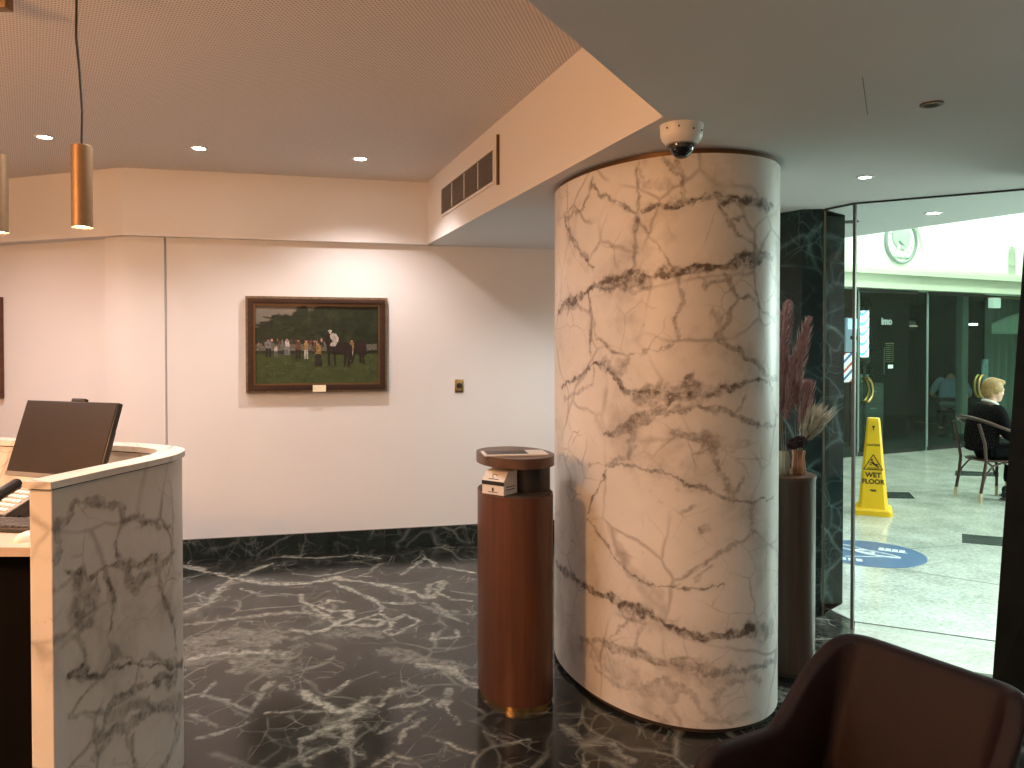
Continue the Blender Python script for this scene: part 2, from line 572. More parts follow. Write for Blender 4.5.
def veined_sheet(name, outline, closed, z0, z1, step, veins, mat, parent):
    """a wall that follows an outline, finely divided, with the marble's large veins laid on it as an attribute"""
    P = np.array([tuple(p)[:2] for p in outline], float)
    nxt = np.roll(P, -1, 0) if closed else P[1:]
    seg = np.linalg.norm(nxt - (P if closed else P[:-1]), axis=1)
    acc = np.concatenate([[0], np.cumsum(seg)])
    L = acc[-1]
    nu = int(L / step); nv = int((z1 - z0) / step)
    s = np.linspace(0, L, nu + (0 if closed else 1), endpoint=not closed)
    Q = np.vstack([P, P[:1]]) if closed else P
    X = np.interp(s, acc, Q[:, 0]); Y = np.interp(s, acc, Q[:, 1])
    z = np.linspace(z0, z1, nv + 1)
    n = len(s)
    S, Zz = np.meshgrid(s, z, indexing='ij')
    co = np.stack([np.repeat(X, nv + 1), np.repeat(Y, nv + 1), Zz.ravel()], 1)
    off = np.array(origin_of(parent)) if parent is not None else np.zeros(3)
    co = co - off
    i = np.arange(n if closed else n - 1)[:, None]; j = np.arange(nv)[None]
    k = (i + 1) % n
    f = np.stack([i * (nv + 1) + j, k * (nv + 1) + j, k * (nv + 1) + j + 1, i * (nv + 1) + j + 1], -1).reshape(-1, 4)
    me = bpy.data.meshes.new(name)
    me.vertices.add(len(co)); me.vertices.foreach_set('co', co.ravel())
    me.loops.add(f.size); me.loops.foreach_set('vertex_index', f.ravel().astype(np.int32))
    me.polygons.add(len(f))
    me.polygons.foreach_set('loop_start', np.arange(0, f.size, 4, dtype=np.int32))
    me.polygons.foreach_set('use_smooth', np.ones(len(f), bool))
    val = vein_field(S.ravel(), Zz.ravel(), veins)
    at = me.attributes.new('vein', 'FLOAT', 'POINT')
    at.data.foreach_set('value', val.astype(np.float32))
    me.update(); me.validate()
    me.materials.append(mat)
    o = bpy.data.objects.new(name, me)
    COL.objects.link(o)
    if parent is not None:
        o.parent = parent
    return o

def add_vein(o, lo, hi, veins):
    """lay the large veins on a finely divided horizontal mesh"""
    me = o.data
    co = np.zeros(len(me.vertices) * 3)
    me.vertices.foreach_get('co', co)
    co = co.reshape(-1, 3)
    val = vein_field(co[:, 0], co[:, 1], veins, .25)
    at = me.attributes.new('vein', 'FLOAT', 'POINT')
    at.data.foreach_set('value', val.astype(np.float32))

COLUMN_VEINS = [
    (16, 0.95, [(1.555, 1.752), (1.765, 1.811), (1.955, 1.846), (2.093, 1.873), (2.163, 1.895), (2.265, 1.866), (2.373, 1.884), (2.456, 1.898), (2.555, 1.906), (2.666, 1.933), (2.853, 1.962)]),
    (34, 0.7, [(2.014, 1.839), (2.106, 1.855), (2.174, 1.859), (2.246, 1.843)]),
    (22, 0.7, [(2.555, 1.902), (2.646, 1.924), (2.77, 1.947)]),
    (13, 0.9, [(2.244, 2.149), (2.388, 2.161), (2.454, 2.188), (2.52, 2.193), (2.625, 2.183), (2.729, 2.157), (2.849, 2.158)]),
    (24, 0.6, [(2.379, 2.17), (2.421, 2.184), (2.487, 2.193)]),
    (20, 0.7, [(2.644, 2.176), (2.729, 2.16), (2.841, 2.157)]),
    (10, 0.8, [(1.598, 1.384), (1.767, 1.441), (1.956, 1.494), (2.044, 1.496), (2.165, 1.392), (2.248, 1.378), (2.323, 1.389), (2.409, 1.4), (2.508, 1.392), (2.594, 1.409), (2.692, 1.424), (2.929, 1.435)]),
    (30, 0.6, [(2.229, 1.368), (2.323, 1.389), (2.392, 1.399), (2.459, 1.417)]),
    (22, 0.6, [(2.341, 1.398), (2.459, 1.392), (2.559, 1.397)]),
    (12, 0.7, [(2.017, 1.193), (2.229, 1.281), (2.323, 1.329), (2.409, 1.4), (2.45, 1.468)]),
    (10, 0.6, [(2.017, 1.193), (2.177, 1.233), (2.341, 1.312), (2.475, 1.35), (2.595, 1.333), (2.739, 1.269), (2.898, 1.24)]),
    (9, 0.7, [(1.92, 2.314), (2.013, 2.242), (2.139, 2.188), (2.204, 2.145), (2.225, 2.09)]),
    (8, 0.7, [(1.66, 2.205), (1.74, 2.095), (1.849, 2.005), (1.954, 1.939)]),
    (9, 0.6, [(1.936, 2.329), (1.848, 2.214), (1.66, 2.201)]),
    (12, 0.55, [(2.203, 2.353), (2.224, 2.212), (2.194, 2.041), (2.174, 1.886)]),
    (26, 0.3, [(2.224, 2.358), (2.244, 2.261), (2.371, 2.247)]),
    (12, 0.6, [(2.336, 2.352), (2.404, 2.278), (2.413, 2.21)]),
    (9, 0.5, [(2.387, 2.363), (2.421, 2.243), (2.429, 2.176)]),
    (9, 0.7, [(1.922, 1.83), (1.939, 1.717), (1.923, 1.531)]),
    (10, 0.5, [(1.596, 1.75), (1.809, 1.78), (1.939, 1.717)]),
    (8, 0.6, [(2.553, 2.19), (2.589, 2.09), (2.645, 2.025), (2.756, 1.955)]),
    (8, 0.6, [(2.589, 2.099), (2.665, 2.11)]),
    (8, 0.6, [(2.556, 1.872), (2.628, 1.772), (2.688, 1.782), (2.859, 1.692)]),
    (8, 0.5, [(2.628, 1.772), (2.557, 1.637)]),
    (12, 0.65, [(2.557, 1.637), (2.63, 1.578), (2.691, 1.518), (2.791, 1.465), (2.844, 1.394)]),
    (7, 0.5, [(2.225, 2.09), (2.338, 1.945), (2.373, 1.884)]),
    (7, 0.5, [(1.955, 1.698), (1.971, 1.605), (2.142, 1.551), (2.322, 1.561), (2.374, 1.62)]),
    (7, 0.5, [(2.39, 1.874), (2.423, 1.772), (2.382, 1.688), (2.391, 1.62)]),
    (24, 0.45, [(2.016, 1.495), (2.107, 1.479), (2.154, 1.525)]),
    (7, 0.5, [(2.472, 1.872), (2.497, 1.822), (2.556, 1.855)]),
    (7, 0.4, [(2.523, 1.721), (2.557, 1.637)]),
    (7, 0.4, [(2.799, 1.949), (2.88, 1.851)]),
    (6, 0.4, [(2.509, 1.333), (2.632, 1.315), (2.692, 1.382)]),
    (8, 0.4, [(1.956, 1.494), (1.941, 1.4), (1.665, 1.347)]),
    (17, 0.9, [(1.47, 0.49), (1.743, 0.501), (1.95, 0.483), (2.172, 0.482), (2.3, 0.444), (2.393, 0.413), (2.499, 0.399), (2.609, 0.407), (2.718, 0.415)]),
    (26, 0.55, [(2.149, 0.476), (2.239, 0.465), (2.309, 0.442)]),
    (30, 0.5, [(2.718, 0.406), (2.84, 0.389)]),
    (14, 0.6, [(1.837, 0.245), (2.045, 0.264), (2.24, 0.281), (2.376, 0.273), (2.518, 0.259), (2.611, 0.256), (2.719, 0.258), (2.896, 0.23)]),
    (40, 0.3, [(1.878, 0.208), (2.1, 0.174), (2.261, 0.156), (2.376, 0.145)]),
    (40, 0.25, [(2.465, 0.257), (2.591, 0.239), (2.696, 0.254)]),
    (14, 0.4, [(1.952, 0.133), (2.174, 0.14), (2.339, 0.211), (2.448, 0.173)]),
    (14, 0.4, [(2.554, 0.159), (2.611, 0.21), (2.773, 0.2)]),
    (10, 0.35, [(2.282, 0.049), (2.34, 0.017)]),
    (12, 0.3, [(2.465, 0.157), (2.519, 0.068), (2.721, 0.064)]),
    (6, 0.7, [(1.912, 1.064), (2.121, 1.08), (2.335, 1.06), (2.443, 1.025), (2.586, 0.972), (2.712, 0.95), (2.876, 0.945)]),
    (5, 0.7, [(2.041, 1.06), (1.949, 0.89), (1.895, 0.8), (2.013, 0.745), (2.098, 0.665), (2.172, 0.614), (2.259, 0.584), (2.427, 0.608), (2.589, 0.602)]),
    (14, 0.45, [(2.041, 1.08), (2.169, 1.113), (2.192, 1.218)]),
    (14, 0.6, [(2.388, 1.239), (2.477, 1.197), (2.547, 1.17)]),
    (12, 0.5, [(2.511, 1.233), (2.548, 1.117), (2.625, 0.98), (2.666, 1.041)]),
    (9, 0.5, [(2.712, 0.947), (2.713, 0.819), (2.833, 0.746), (3.0, 0.652)]),
    (10, 0.5, [(2.48, 0.639), (2.533, 0.681)]),
    (12, 0.5, [(2.488, 0.82), (2.517, 0.844)]),
    (8, 0.4, [(2.408, 0.897), (2.452, 0.935)]),
    (7, 0.4, [(2.427, 0.644), (2.626, 0.772), (2.713, 0.801)]),
    (8, 0.35, [(2.239, 0.412), (2.196, 0.289)]),
    (6, 0.4, [(2.045, 0.283), (2.149, 0.39), (2.172, 0.472)]),
]
DESK_VEINS = [
    (14, 0.7, [(0.037, 0.92), (0.124, 0.887), (0.216, 0.869), (0.339, 0.853), (0.446, 0.842)]),
    (34, 0.6, [(0.101, 0.886), (0.122, 0.806), (0.132, 0.737)]),
    (16, 0.5, [(0.193, 0.868), (0.168, 0.791), (0.132, 0.737)]),
    (14, 0.7, [(0.228, 0.858), (0.251, 0.765), (0.232, 0.668)]),
    (18, 0.55, [(0.313, 0.851), (0.349, 0.751), (0.384, 0.795)]),
    (10, 0.5, [(0.232, 0.668), (0.247, 0.575), (0.333, 0.524)]),
    (10, 0.9, [(1.497, 0.147), (0.052, 0.596), (0.141, 0.593)]),
    (22, 0.7, [(0.183, 0.355), (0.232, 0.426), (0.331, 0.435), (0.468, 0.413), (0.568, 0.39)]),
    (20, 0.6, [(0.182, 0.33), (0.279, 0.334), (0.436, 0.314), (0.616, 0.27)]),
    (9, 0.6, [(0.005, 0.953), (0.019, 1.058), (0.084, 1.108), (0.197, 1.094), (0.293, 1.067), (0.317, 1.027), (0.278, 0.948), (0.289, 0.875)]),
    (8, 0.6, [(0.317, 1.027), (0.42, 0.987), (0.541, 0.941)]),
    (9, 0.6, [(0.475, 0.806), (0.503, 0.703), (0.573, 0.564), (0.595, 0.477)]),
    (12, 0.6, [(0.389, 0.793), (0.475, 0.806), (0.58, 0.835)]),
    (10, 0.5, [(0.247, 0.575), (0.139, 0.518), (0.05, 0.477), (1.492, -0.058)]),
    (10, 0.5, [(0.331, 0.435), (0.385, 0.521), (0.499, 0.476)]),
    (10, 0.5, [(0.499, 0.476), (0.594, 0.438)]),
    (12, 0.5, [(0.003, 0.86), (0.058, 0.89), (0.101, 0.886)]),
    (10, 0.4, [(0.013, 0.731), (0.097, 0.684), (0.141, 0.593)]),
    (12, 0.5, [(0.616, 0.27), (0.586, 0.166), (0.492, 0.098)]),
    (12, 0.5, [(0.329, 0.31), (0.352, 0.172)]),
    (12, 0.4, [(0.182, 0.33), (0.134, 0.279)]),
    (8, 0.4, [(0.545, 1.122), (0.56, 0.898), (0.538, 0.769)]),
    (26, 0.4, [(0.207, 0.386), (0.305, 0.393), (0.409, 0.364)]),
]
FLOOR_VEINS = [
     (26, 1, [(-2.348, 5.572), (-2.109, 5.441), (-1.855, 5.277), (-1.582, 5.159), (-1.36, 5.198), (-1.219, 5.301), (-0.989, 5.221), (-0.786, 5.121), (-0.545, 4.925)]),
     (50, 0.35, [(-2.175, 5.484), (-1.864, 5.301), (-1.594, 5.198)]),
     (16, 0.9, [(-1.172, 5.198), (-0.988, 4.975), (-0.824, 4.803), (-0.649, 4.79), (-0.521, 4.803)]),
     (24, 0.8, [(-1.863, 4.803), (-1.903, 5.084), (-1.903, 5.277), (-1.829, 5.484), (-1.735, 5.663)]),
     (50, 0.4, [(-1.885, 4.803), (-1.898, 5.011), (-1.898, 5.198)]),
     (18, 0.7, [(-1.946, 4.612), (-1.863, 4.803)]),
     (14, 0.9, [(-1.341, 4.953), (-1.29, 4.803), (-1.229, 4.737), (-1.072, 4.522), (-1.022, 4.435), (-1.055, 4.324), (-1.119, 4.271), (-1.231, 4.324)]),
     (14, 0.9, [(-1.229, 4.737), (-1.176, 4.737), (-1.113, 4.836), (-1.041, 4.803)]),
     (16, 0.9, [(-1.022, 4.435), (-0.945, 4.551), (-0.975, 4.643), (-1.069, 4.643), (-1.176, 4.737)]),
     (14, 0.8, [(-0.921, 4.435), (-0.858, 4.522), (-0.771, 4.492), (-0.736, 4.463), (-0.774, 4.39), (-0.896, 4.407), (-1.019, 4.424)]),
     (14, 0.8, [(-0.824, 4.803), (-0.771, 4.612), (-0.858, 4.522)]),
     (13, 0.8, [(-0.771, 4.612), (-0.681, 4.435), (-0.694, 4.324), (-0.652, 4.245), (-0.525, 4.463), (-0.621, 4.581), (-0.69, 4.492)]),
     (22, 0.7, [(-0.532, 4.905), (-0.548, 5.159), (-0.461, 5.237), (-0.479, 5.047), (-0.51, 4.905)]),
     (16, 0.9, [(-0.666, 5.902), (-0.558, 5.617), (-0.27, 5.416)]),
     (13, 0.7, [(-0.755, 5.399), (-0.704, 5.572), (-0.634, 5.853)]),
     (12, 0.7, [(-1.521, 5.399), (-1.353, 5.358), (-1.242, 5.399), (-1.097, 5.528)]),
     (12, 0.6, [(-1.079, 5.317), (-1.006, 5.441), (-0.957, 5.663)]),
     (20, 0.6, [(-1.872, 4.435), (-1.733, 4.463), (-1.592, 4.522), (-1.353, 4.612), (-1.207, 4.612), (-1.082, 4.522)]),
     (90, 0.4, [(-1.638, 4.168), (-1.496, 4.245), (-1.281, 4.168)]),
     (110, 0.38, [(-1.635, 3.932), (-1.509, 4.023), (-1.269, 3.845), (-1.204, 3.977)]),
     (60, 0.35, [(-0.971, 4.298), (-0.844, 4.245), (-0.734, 4.271)]),
     (22, 0.8, [(-1.652, 3.91), (-1.564, 3.977), (-1.455, 4.023), (-1.273, 4.023), (-1.169, 3.977)]),
     (16, 0.9, [(-0.943, 3.531), (-0.862, 3.46), (-0.762, 3.365), (-0.707, 3.392), (-0.658, 3.46)]),
     (9, 0.6, [(-1.075, 3.343), (-0.958, 3.359), (-0.791, 3.359)]),
     (11, 0.8, [(-0.831, 3.531), (-0.787, 3.623), (-0.762, 3.661)]),
     (10, 0.7, [(-0.602, 3.409), (-0.549, 3.567)]),
     (10, 0.7, [(-0.535, 3.375), (-0.435, 3.425), (-0.37, 3.477)]),
     (10, 0.7, [(-0.308, 3.392), (-0.291, 3.567), (-0.267, 3.359), (-0.22, 3.233)]),
     (26, 0.7, [(-0.848, 3.116), (-0.791, 3.173), (-0.739, 3.263), (-0.645, 3.392)]),
     (16, 0.7, [(-0.778, 2.955), (-0.705, 3.047), (-0.644, 3.088), (-0.689, 3.233)]),
     (60, 0.3, [(-0.784, 3.203), (-0.7, 3.359), (-0.639, 3.359)]),
     (9, 0.6, [(-0.434, 3.088), (-0.432, 3.173), (-0.388, 3.295)]),
     (9, 0.6, [(-0.311, 3.116), (-0.253, 3.088), (-0.137, 3.007)]),
     (22, 0.7, [(-0.453, 3.845), (-0.31, 3.802), (-0.234, 3.681), (-0.165, 3.623)]),
     (60, 0.35, [(-0.619, 4.023), (-0.425, 3.91), (-0.276, 3.802)]),
     (14, 0.7, [(-0.444, 4.271), (-0.417, 4.194), (-0.288, 4.245), (-0.313, 4.324)]),
     (11, 0.5, [(-1.386, 3.326), (-1.225, 3.218)]),
     (12, 0.55, [(-1.406, 3.531), (-1.241, 3.425), (-1.141, 3.359), (-1.139, 3.495), (-1.137, 3.642)]),
     (10, 0.5, [(-1.257, 3.116), (-1.193, 3.173), (-1.118, 3.248)]),
     (10, 0.6, [(-0.842, 3.203), (-0.762, 3.173), (-0.672, 3.088), (-0.563, 2.955)]),
     (12, 0.6, [(-1.479, 3.495), (-1.413, 3.549), (-1.4, 3.642)]),
     (9, 0.5, [(-0.547, 3.173), (-0.484, 3.233), (-0.426, 3.359)]),
     (12, 0.5, [(-0.665, 3.495), (-0.57, 3.495), (-0.457, 3.604)]),
     (9, 0.5, [(-1.049, 3.623), (-1.076, 3.604), (-1.027, 3.574)]),
     (14, 0.6, [(-0.559, 5.159), (-0.396, 4.87), (-0.241, 4.836)]),
     (40, 0.35, [(-0.78, 5.084), (-0.557, 4.737), (-0.375, 4.612)]),
     (12, 0.6, [(-0.478, 4.803), (-0.371, 4.551), (-0.261, 4.435)]),
     (12, 0.6, [(-1.788, 5.084), (-1.604, 4.939), (-1.459, 4.975), (-1.326, 4.939)]),
     (12, 0.6, [(-1.714, 5.853), (-1.465, 5.804), (-1.224, 5.902), (-0.994, 5.804)]),
     (14, 0.6, [(-0.844, 3.102), (-0.838, 2.981), (-0.778, 2.905)]),
     (12, 0.55, [(-0.53, 2.918), (-0.464, 3.007), (-0.376, 2.955)]),
     (12, 0.5, [(-0.116, 3.173), (-0.029, 3.088), (0.084, 3.116)]),
     (14, 0.5, [(0.204, 3.233), (0.277, 3.06), (0.391, 3.088), (0.468, 2.955)]),
     (10, 0.5, [(0.277, 3.06), (0.289, 2.905)]),
]

P_DOWN = (18, 14, 30)
P_ROW = (52, 46, 40, 40, 40)
P_PEND = 5
P_SMALL = 10
P_OUT = 60
P_ATRIUM = 64
P_COVE = 75
P_SIDE = 105
P_NOOK = 32
P_FRONT = 35
P_NEAR = 13
P_LAMP = 104
EXPOSURE = 1.5

# ================================================================== THE SETTING
def poly_floor(name, pts, mat, z=0.0):
    o = MB().prism(pts, z - .08, z).build(name, M[mat], smooth=False)
    return struct(o)

fl = MB()
fl.prism([(-6, -3.2), (6.5, -3.2), (6.5, 1.77), (4.948, 2.5), (-6, 2.5)], -.08, 0)
fl.prism([(-6, 2.5), (-2.6, 2.5), (-2.6, 6.1), (-6, 6.1)], -.08, 0)
fl.prism([(-6, 6.1), (1.75, 6.1), (1.7, 7.2), (-6, 7.2)], -.08, 0)
fl.prism([(1.4, 2.5), (4.948, 2.5), (1.76, 4.0), (1.4, 4.0)], -.08, 0)
edge = [(1.76, 4.0), (1.97, 4.453), (1.894, 4.694), (1.80, 5.2), (1.75, 6.1)]
for (xa, ya), (xb, yb) in zip(edge[:-1], edge[1:]):
    fl.prism([(1.4, ya), (xa, ya), (xb, yb), (1.4, yb)], -.08, 0)
fl.grid(lambda i, j: (-2.6 + 4.0 * i / 480, 2.5 + 3.6 * j / 430, 0), 481, 431)
fo = struct(fl.build('floor', M['floor'], smooth=False))
add_vein(fo, None, None, FLOOR_VEINS)
poly_floor('floor_threshold', [(1.76, 4.0), (6.5, 1.77), (6.5, 2.32), (1.97, 4.453)], 'thresh')
poly_floor('floor_corridor', [(1.97, 4.453), (6.5, 2.32), (13, 2.32), (13, 15.14), (2.0, 9.797), (1.80, 5.2), (1.894, 4.694)], 'terrazzo')
poly_floor('floor_shop', [(2.0, 9.797), (13, 15.14), (10.4, 20.5), (-.6, 15.1)], 'shopfloor')

def wall_y(x):                        # face of the long back wall
    return 6.2 + .24 * (x + .659)
BW = [(2.0, wall_y(2.0)), (-2.542, wall_y(-2.542))]
struct(MB().prism(slab(BW, -.15, 0, 1), 0, 3.0).build('wall_back', M['plaster'], smooth=False))
yk = wall_y(-2.56)
corner = [(-2.556, yk - .004)] + [tuple(p) for p in catmull([(-2.66, yk - .028), (-2.74, yk - .044), (-2.81, yk - .050), (-2.88, yk - .036), (-2.95, yk - .006)], 6)] + [(-3.0, yk + .016), (-2.97, 5.83)]
struct(MB().prism(corner + [(-2.97, 6.1), (-2.5, 6.1)], 0, 2.46).build('wall_corner', M['plaster'], angle=30))
LW = [(-2.96, 5.812), (-5.9, 6.848)]
struct(MB().prism(slab(LW, -.15, 0, 1), 0, 3.0).build('wall_recess', M['plaster'], smooth=False))
struct(MB().box((-5.98, 1.8, 1.5), (.16, 10.4, 3.0)).build('wall_left', M['plaster'], smooth=False))
struct(MB().box((.2, -3.28, 1.5), (12.7, .16, 3.0)).build('wall_rear', M['plaster'], smooth=False))
struct(MB().box((6.58, -.7, 1.5), (.16, 5.0, 3.0)).build('wall_right', M['plaster'], smooth=False))

# band of bulkhead above the back wall
def bulk_y(x):
    return 6.135 + .24 * (x + .659)
band = [(-.60, bulk_y(-.60)), (-2.80, bulk_y(-2.80)), (-5.9, bulk_y(-2.80) + .352 * 3.1)]
struct(MB().prism(slab(band, -.40, 0, 1), Z_LOW, 3.0).build('wall_bulkhead', M['plaster'], smooth=False))

# lowered ceiling (its long side is the diagonal bulkhead face with the vent)
A, B_, C_ = (-.659, 6.16), (.536, 2.753), (.035, 1.823)
low = [A, B_, C_, (-2.7, -3.25), (6.5, -3.25), (6.5, .8), (4.9, 1.48), (3.067, 4.696), (2.454, 5.772), (2.15, 6.31), (2.0, 6.95), (-.659, 6.5)]
struct(MB().prism(low, Z_LOW, 2.99).build('ceiling_low', M['soffit'], smooth=False))
# plaster-painted face of the diagonal bulkhead
dv = (Vector(B_) - Vector(A)).normalized()
nv = Vector((dv.y, -dv.x))
if nv.x > 0:
    nv = -nv
f1 = [Vector(A) + nv * .012, Vector(B_) + nv * .012, Vector(B_), Vector(A)]
struct(MB().prism([tuple(p) for p in f1], Z_LOW, 2.98).build('wall_diagonal', M['plaster'], smooth=False))
struct(MB().prism([(-6, -3.3), (1.2, -3.3), (1.2, 6.9), (-6, 6.9)], Z_HIGH, 2.95).build('ceiling_high', M['perf'], smooth=False))
struct(MB().box((1.14, 2.53, Z_LOW - .0006), (.0025, .42, .0012), rz=-.46).build('trim_9', M['joint'], smooth=False))

# skirting of dark marble
sk = [(2.0, wall_y(2.0) - .001), (-2.542, wall_y(-2.542) - .001)]
struct(MB().prism(slab(sk, .02, 0, 1), 0, .15).build('baseboard_back', M['base'], smooth=False))
sk2 = [(-2.545, yk - .006)] + corner[1:-1]
struct(MB().prism(slab(sk2, .02, 0, 1), 0, .15).build('baseboard_corner', M['base'], angle=30))
struct(MB().prism(slab([(-2.96, 5.811), (-5.88, 6.840)], .02, 0, 1), 0, .15).build('baseboard_recess', M['base'], smooth=False))

# green marble pier
pier = [(1.61, 4.70), (1.70, 4.575), (1.815, 4.565), (1.86, 4.78), (2.035, 4.78), (2.06, 5.15), (1.5, 5.15)]
struct(MB().prism(pier, 0, Z_LOW).build('wall_pier', M['verde'], smooth=False))
struct(MB().prism([(1.5, 5.1), (1.62, 5.1), (1.98, 6.85), (1.86, 6.85)], 0, Z_LOW).build('wall_return', M['plaster'], smooth=False))
struct(MB().prism([(1.94, 5.1), (2.06, 5.1), (2.16, 9.9), (2.0, 9.9)], 0, 5.3).build('wall_corridor', M['verde'], smooth=False))
struct(MB().box((13.08, 8.6, 2.65), (.16, 14, 5.3)).build('wall_far', M['lunette'], smooth=False))
struct(MB().box((9.8, 2.24, 2.65), (6.7, .16, 5.3)).build('wall_street', M['lunette'], smooth=False))
struct(MB().prism([(1.9, 4.2), (6.4, .9), (13.1, 2.1), (13.1, 15.3), (1.9, 9.9)], 5.3, 5.4).build('ceiling_atrium', M['lunette'], smooth=False))
# wall of the hall above the lowered ceiling, towards the atrium
struct(MB().prism([(4.93, 1.52), (3.10, 4.72), (2.49, 5.79), (2.2, 6.3), (2.05, 6.3), (2.35, 5.72), (2.97, 4.65), (4.80, 1.44)], 2.95, 5.32).build('wall_atrium', M['lunette'], smooth=False))

# dark leaning stone jamb at the near side of the glass
def jamb():
    b = bmesh.new()
    lo = [(2.165, 3.50), (2.80, 3.08), (2.90, 3.28), (2.32, 3.70)]
    hi = [(2.315, 3.50), (2.80, 3.08), (2.90, 3.28), (2.475, 3.70)]
    L = [b.verts.new((x, y, 0)) for x, y in lo]
    H = [b.verts.new((x, y, Z_LOW)) for x, y in hi]
    b.faces.new(list(reversed(L))); b.faces.new(H)
    for i in range(4):
        j = (i + 1) % 4
        b.faces.new((L[i], L[j], H[j], H[i]))
    mb = MB(); mb._merge(b)
    return struct(mb.build('trim_1', M['jamb'], smooth=False))
jamb()

# ---- glass partition
G0, G1, G2 = Vector((1.825, 4.555)), Vector((1.915, 4.365)), Vector((3.35, 3.556))
w1 = thing('window_1', 'clear frameless glass partition between the lobby and the arcade', 'glass partition', (1.915, 4.365, 0), kind='structure')
def pane(a, b, z0, z1, t, mat, parent, name='pane'):
    a, b = Vector(a), Vector(b)
    n = Vector((-(b - a).y, (b - a).x)).normalized() * t / 2
    return MB().prism([tuple(a - n), tuple(b - n), tuple(b + n), tuple(a + n)], z0, z1).build(name, mat, parent, world=True, smooth=False)
pane(G0, G1, .012, Z_LOW - .002, .012, M['glass'], w1)
pane(G1, G2, .012, Z_LOW - .002, .012, M['glass'], w1)
MB().box((1.913, 4.362, 1.19), (.016, .016, 2.38), rz=-.9).build('edge_strip', M['edge'], w1, world=True, smooth=False)
for a, b in ((G0, G1), (G1, G2)):
    pane(a, b, Z_LOW - .009, Z_LOW - .001, .016, M['channel'], w1, 'head_channel')
MB().box((1.824, 4.556, 1.19), (.010, .016, 2.37), rz=-.3).build('corner_strip', M['strip'], w1, world=True, smooth=False)
# dark joint in the floor where the arcade begins
MB_ = MB().prism(slab([(1.894, 4.694), (1.97, 4.453), (6.5, 2.32)], .014, 0, 1), -.02, .0015)
struct(MB_.build('trim_2', M['ink'], smooth=False))
# dark inlays and joints in the terrazzo
for i, q in enumerate(([(5.673, 9.95), (6.124, 9.791), (5.935, 9.487), (5.44, 9.561)], [(3.807, 6.574), (4.20, 6.40), (4.02, 6.10), (3.631, 6.269)], [(3.84, 8.50), (4.32, 8.46), (4.20, 8.10), (3.66, 8.15)])):
    struct(MB().prism(q, -.01, .0012).build('trim_%d' % (3 + i), M['inlay'], smooth=False))
for i, (a, b) in enumerate((((3.0, 6.05), (7.0, 7.05)), ((2.7, 5.55), (5.6, 3.4)), ((2.4, 7.9), (8.6, 9.6)))):
    struct(MB().prism(slab([a, b], .012, 0, 1), -.01, .001).build('trim_%d' % (6 + i), M['joint'], smooth=False))

# ================================================================== COLUMN
cr = thing('marble_column', 'oval white marble column with brown veins rising to the lowered ceiling', 'column', (.71, 3.797, 0), kind='thing')
veined_sheet('shaft', oval(.71, 3.797, .448, .66, .369, 2.16, 720), True, .022, 2.362, .0047, COLUMN_VEINS, M['col'], cr)
MB().prism(oval(.71, 3.797, .432, .644, .369, 2.16, 120), 2.35, Z_LOW).build('top_collar', M['bronze'], cr, world=True)
MB().prism(oval(.71, 3.797, .432, .644, .369, 2.16, 120), 0, .03).build('base_plinth', M['gap'], cr, world=True)

# ================================================================== COUNTER
DP = catmull([(-1.332, 2.2525), (-1.288, 2.482), (-1.245, 2.6775), (-1.226, 2.822), (-1.254, 2.958), (-1.343, 3.06), (-1.496, 3.1365), (-1.785, 3.23), (-2.21, 3.349), (-3.1, 3.60)])
desk = thing('reception_desk', 'curved white marble reception counter with thin marble cap and inner worktop', 'reception desk', (-1.6, 2.75, 0))
ring = slab(DP, .076, 0, 1)
veined_sheet('marble_panel', ring, True, .0, 1.165, .0055, DESK_VEINS, M['desk'], desk)
MB().strip(offset_path(DP, .008)[1:-1], .060, 1.10, 1.173).build('shadow_joint', M['gap'], desk, world=True)
capo = offset_path(DP, -.010)
capo[0] = capo[0] + Vector((-.003, -.016))
MB().strip(capo, .094, 1.170, 1.191).build('marble_cap', M['cap'], desk, world=True, angle=50)
inner = [tuple(p) for p in offset_path(DP, .0765)]
front = 2.372
wt = [p for p in inner if p[1] > front]
WTOP = .968
MB().prism([(wt[0][0], front)] + wt + [(-3.1, front)], WTOP - .028, WTOP).build('worktop', M['worktop'], desk, world=True, smooth=False)
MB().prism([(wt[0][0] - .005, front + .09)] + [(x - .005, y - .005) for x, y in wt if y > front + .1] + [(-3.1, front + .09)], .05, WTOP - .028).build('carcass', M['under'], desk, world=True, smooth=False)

# ---- things on the worktop
PSI = math.radians(-20)
def monitor():
    t = thing('computer_monitor', 'dark tilted computer monitor standing on the reception worktop', 'monitor', (-1.658, 2.925, WTOP), PSI)
    t.scale = (.9, .9, .9)
    tilt = Matrix.Translation((-.014, -.088, .145)) @ Matrix.Rotation(math.radians(-19), 4, 'X')
    w, h = .515, .325
    hs = MB().box((0, .014, h / 2), (w, .024, h), bev=.003, mtx=tilt).build('housing', M['black'], t)
    MB().box((0, .0005, h / 2 + .008), (w - .012, .003, h - .028), mtx=tilt).build('screen', M['screen'], hs)
    MB().box((0, .0005, .009), (w - .004, .004, .018), mtx=tilt).build('bezel', M['grey'], hs)
    MB().box((.02, .022, h + .008), (.075, .022, .018), bev=.004, mtx=tilt).build('webcam', M['screen'], hs)
    MB().box((.03, .045, .16), (.30, .04, .20), bev=.012, mtx=tilt).build('rear_bulge', M['black'], t)
    MB().box((.205, .040, .15), (.03, .05, .13), bev=.006, mtx=tilt).build('side_bracket', M['black'], t)
    mb = MB(); mb.tube([(0, .06, .012), (0, .055, .12), (0, .075, .25)], .02, 10)
    mb.build('stand_neck', M['black'], t)
    MB().box((0, .04, .006), (.20, .17, .012), bev=.004).build('stand_base', M['black'], t)
    return t
monitor()

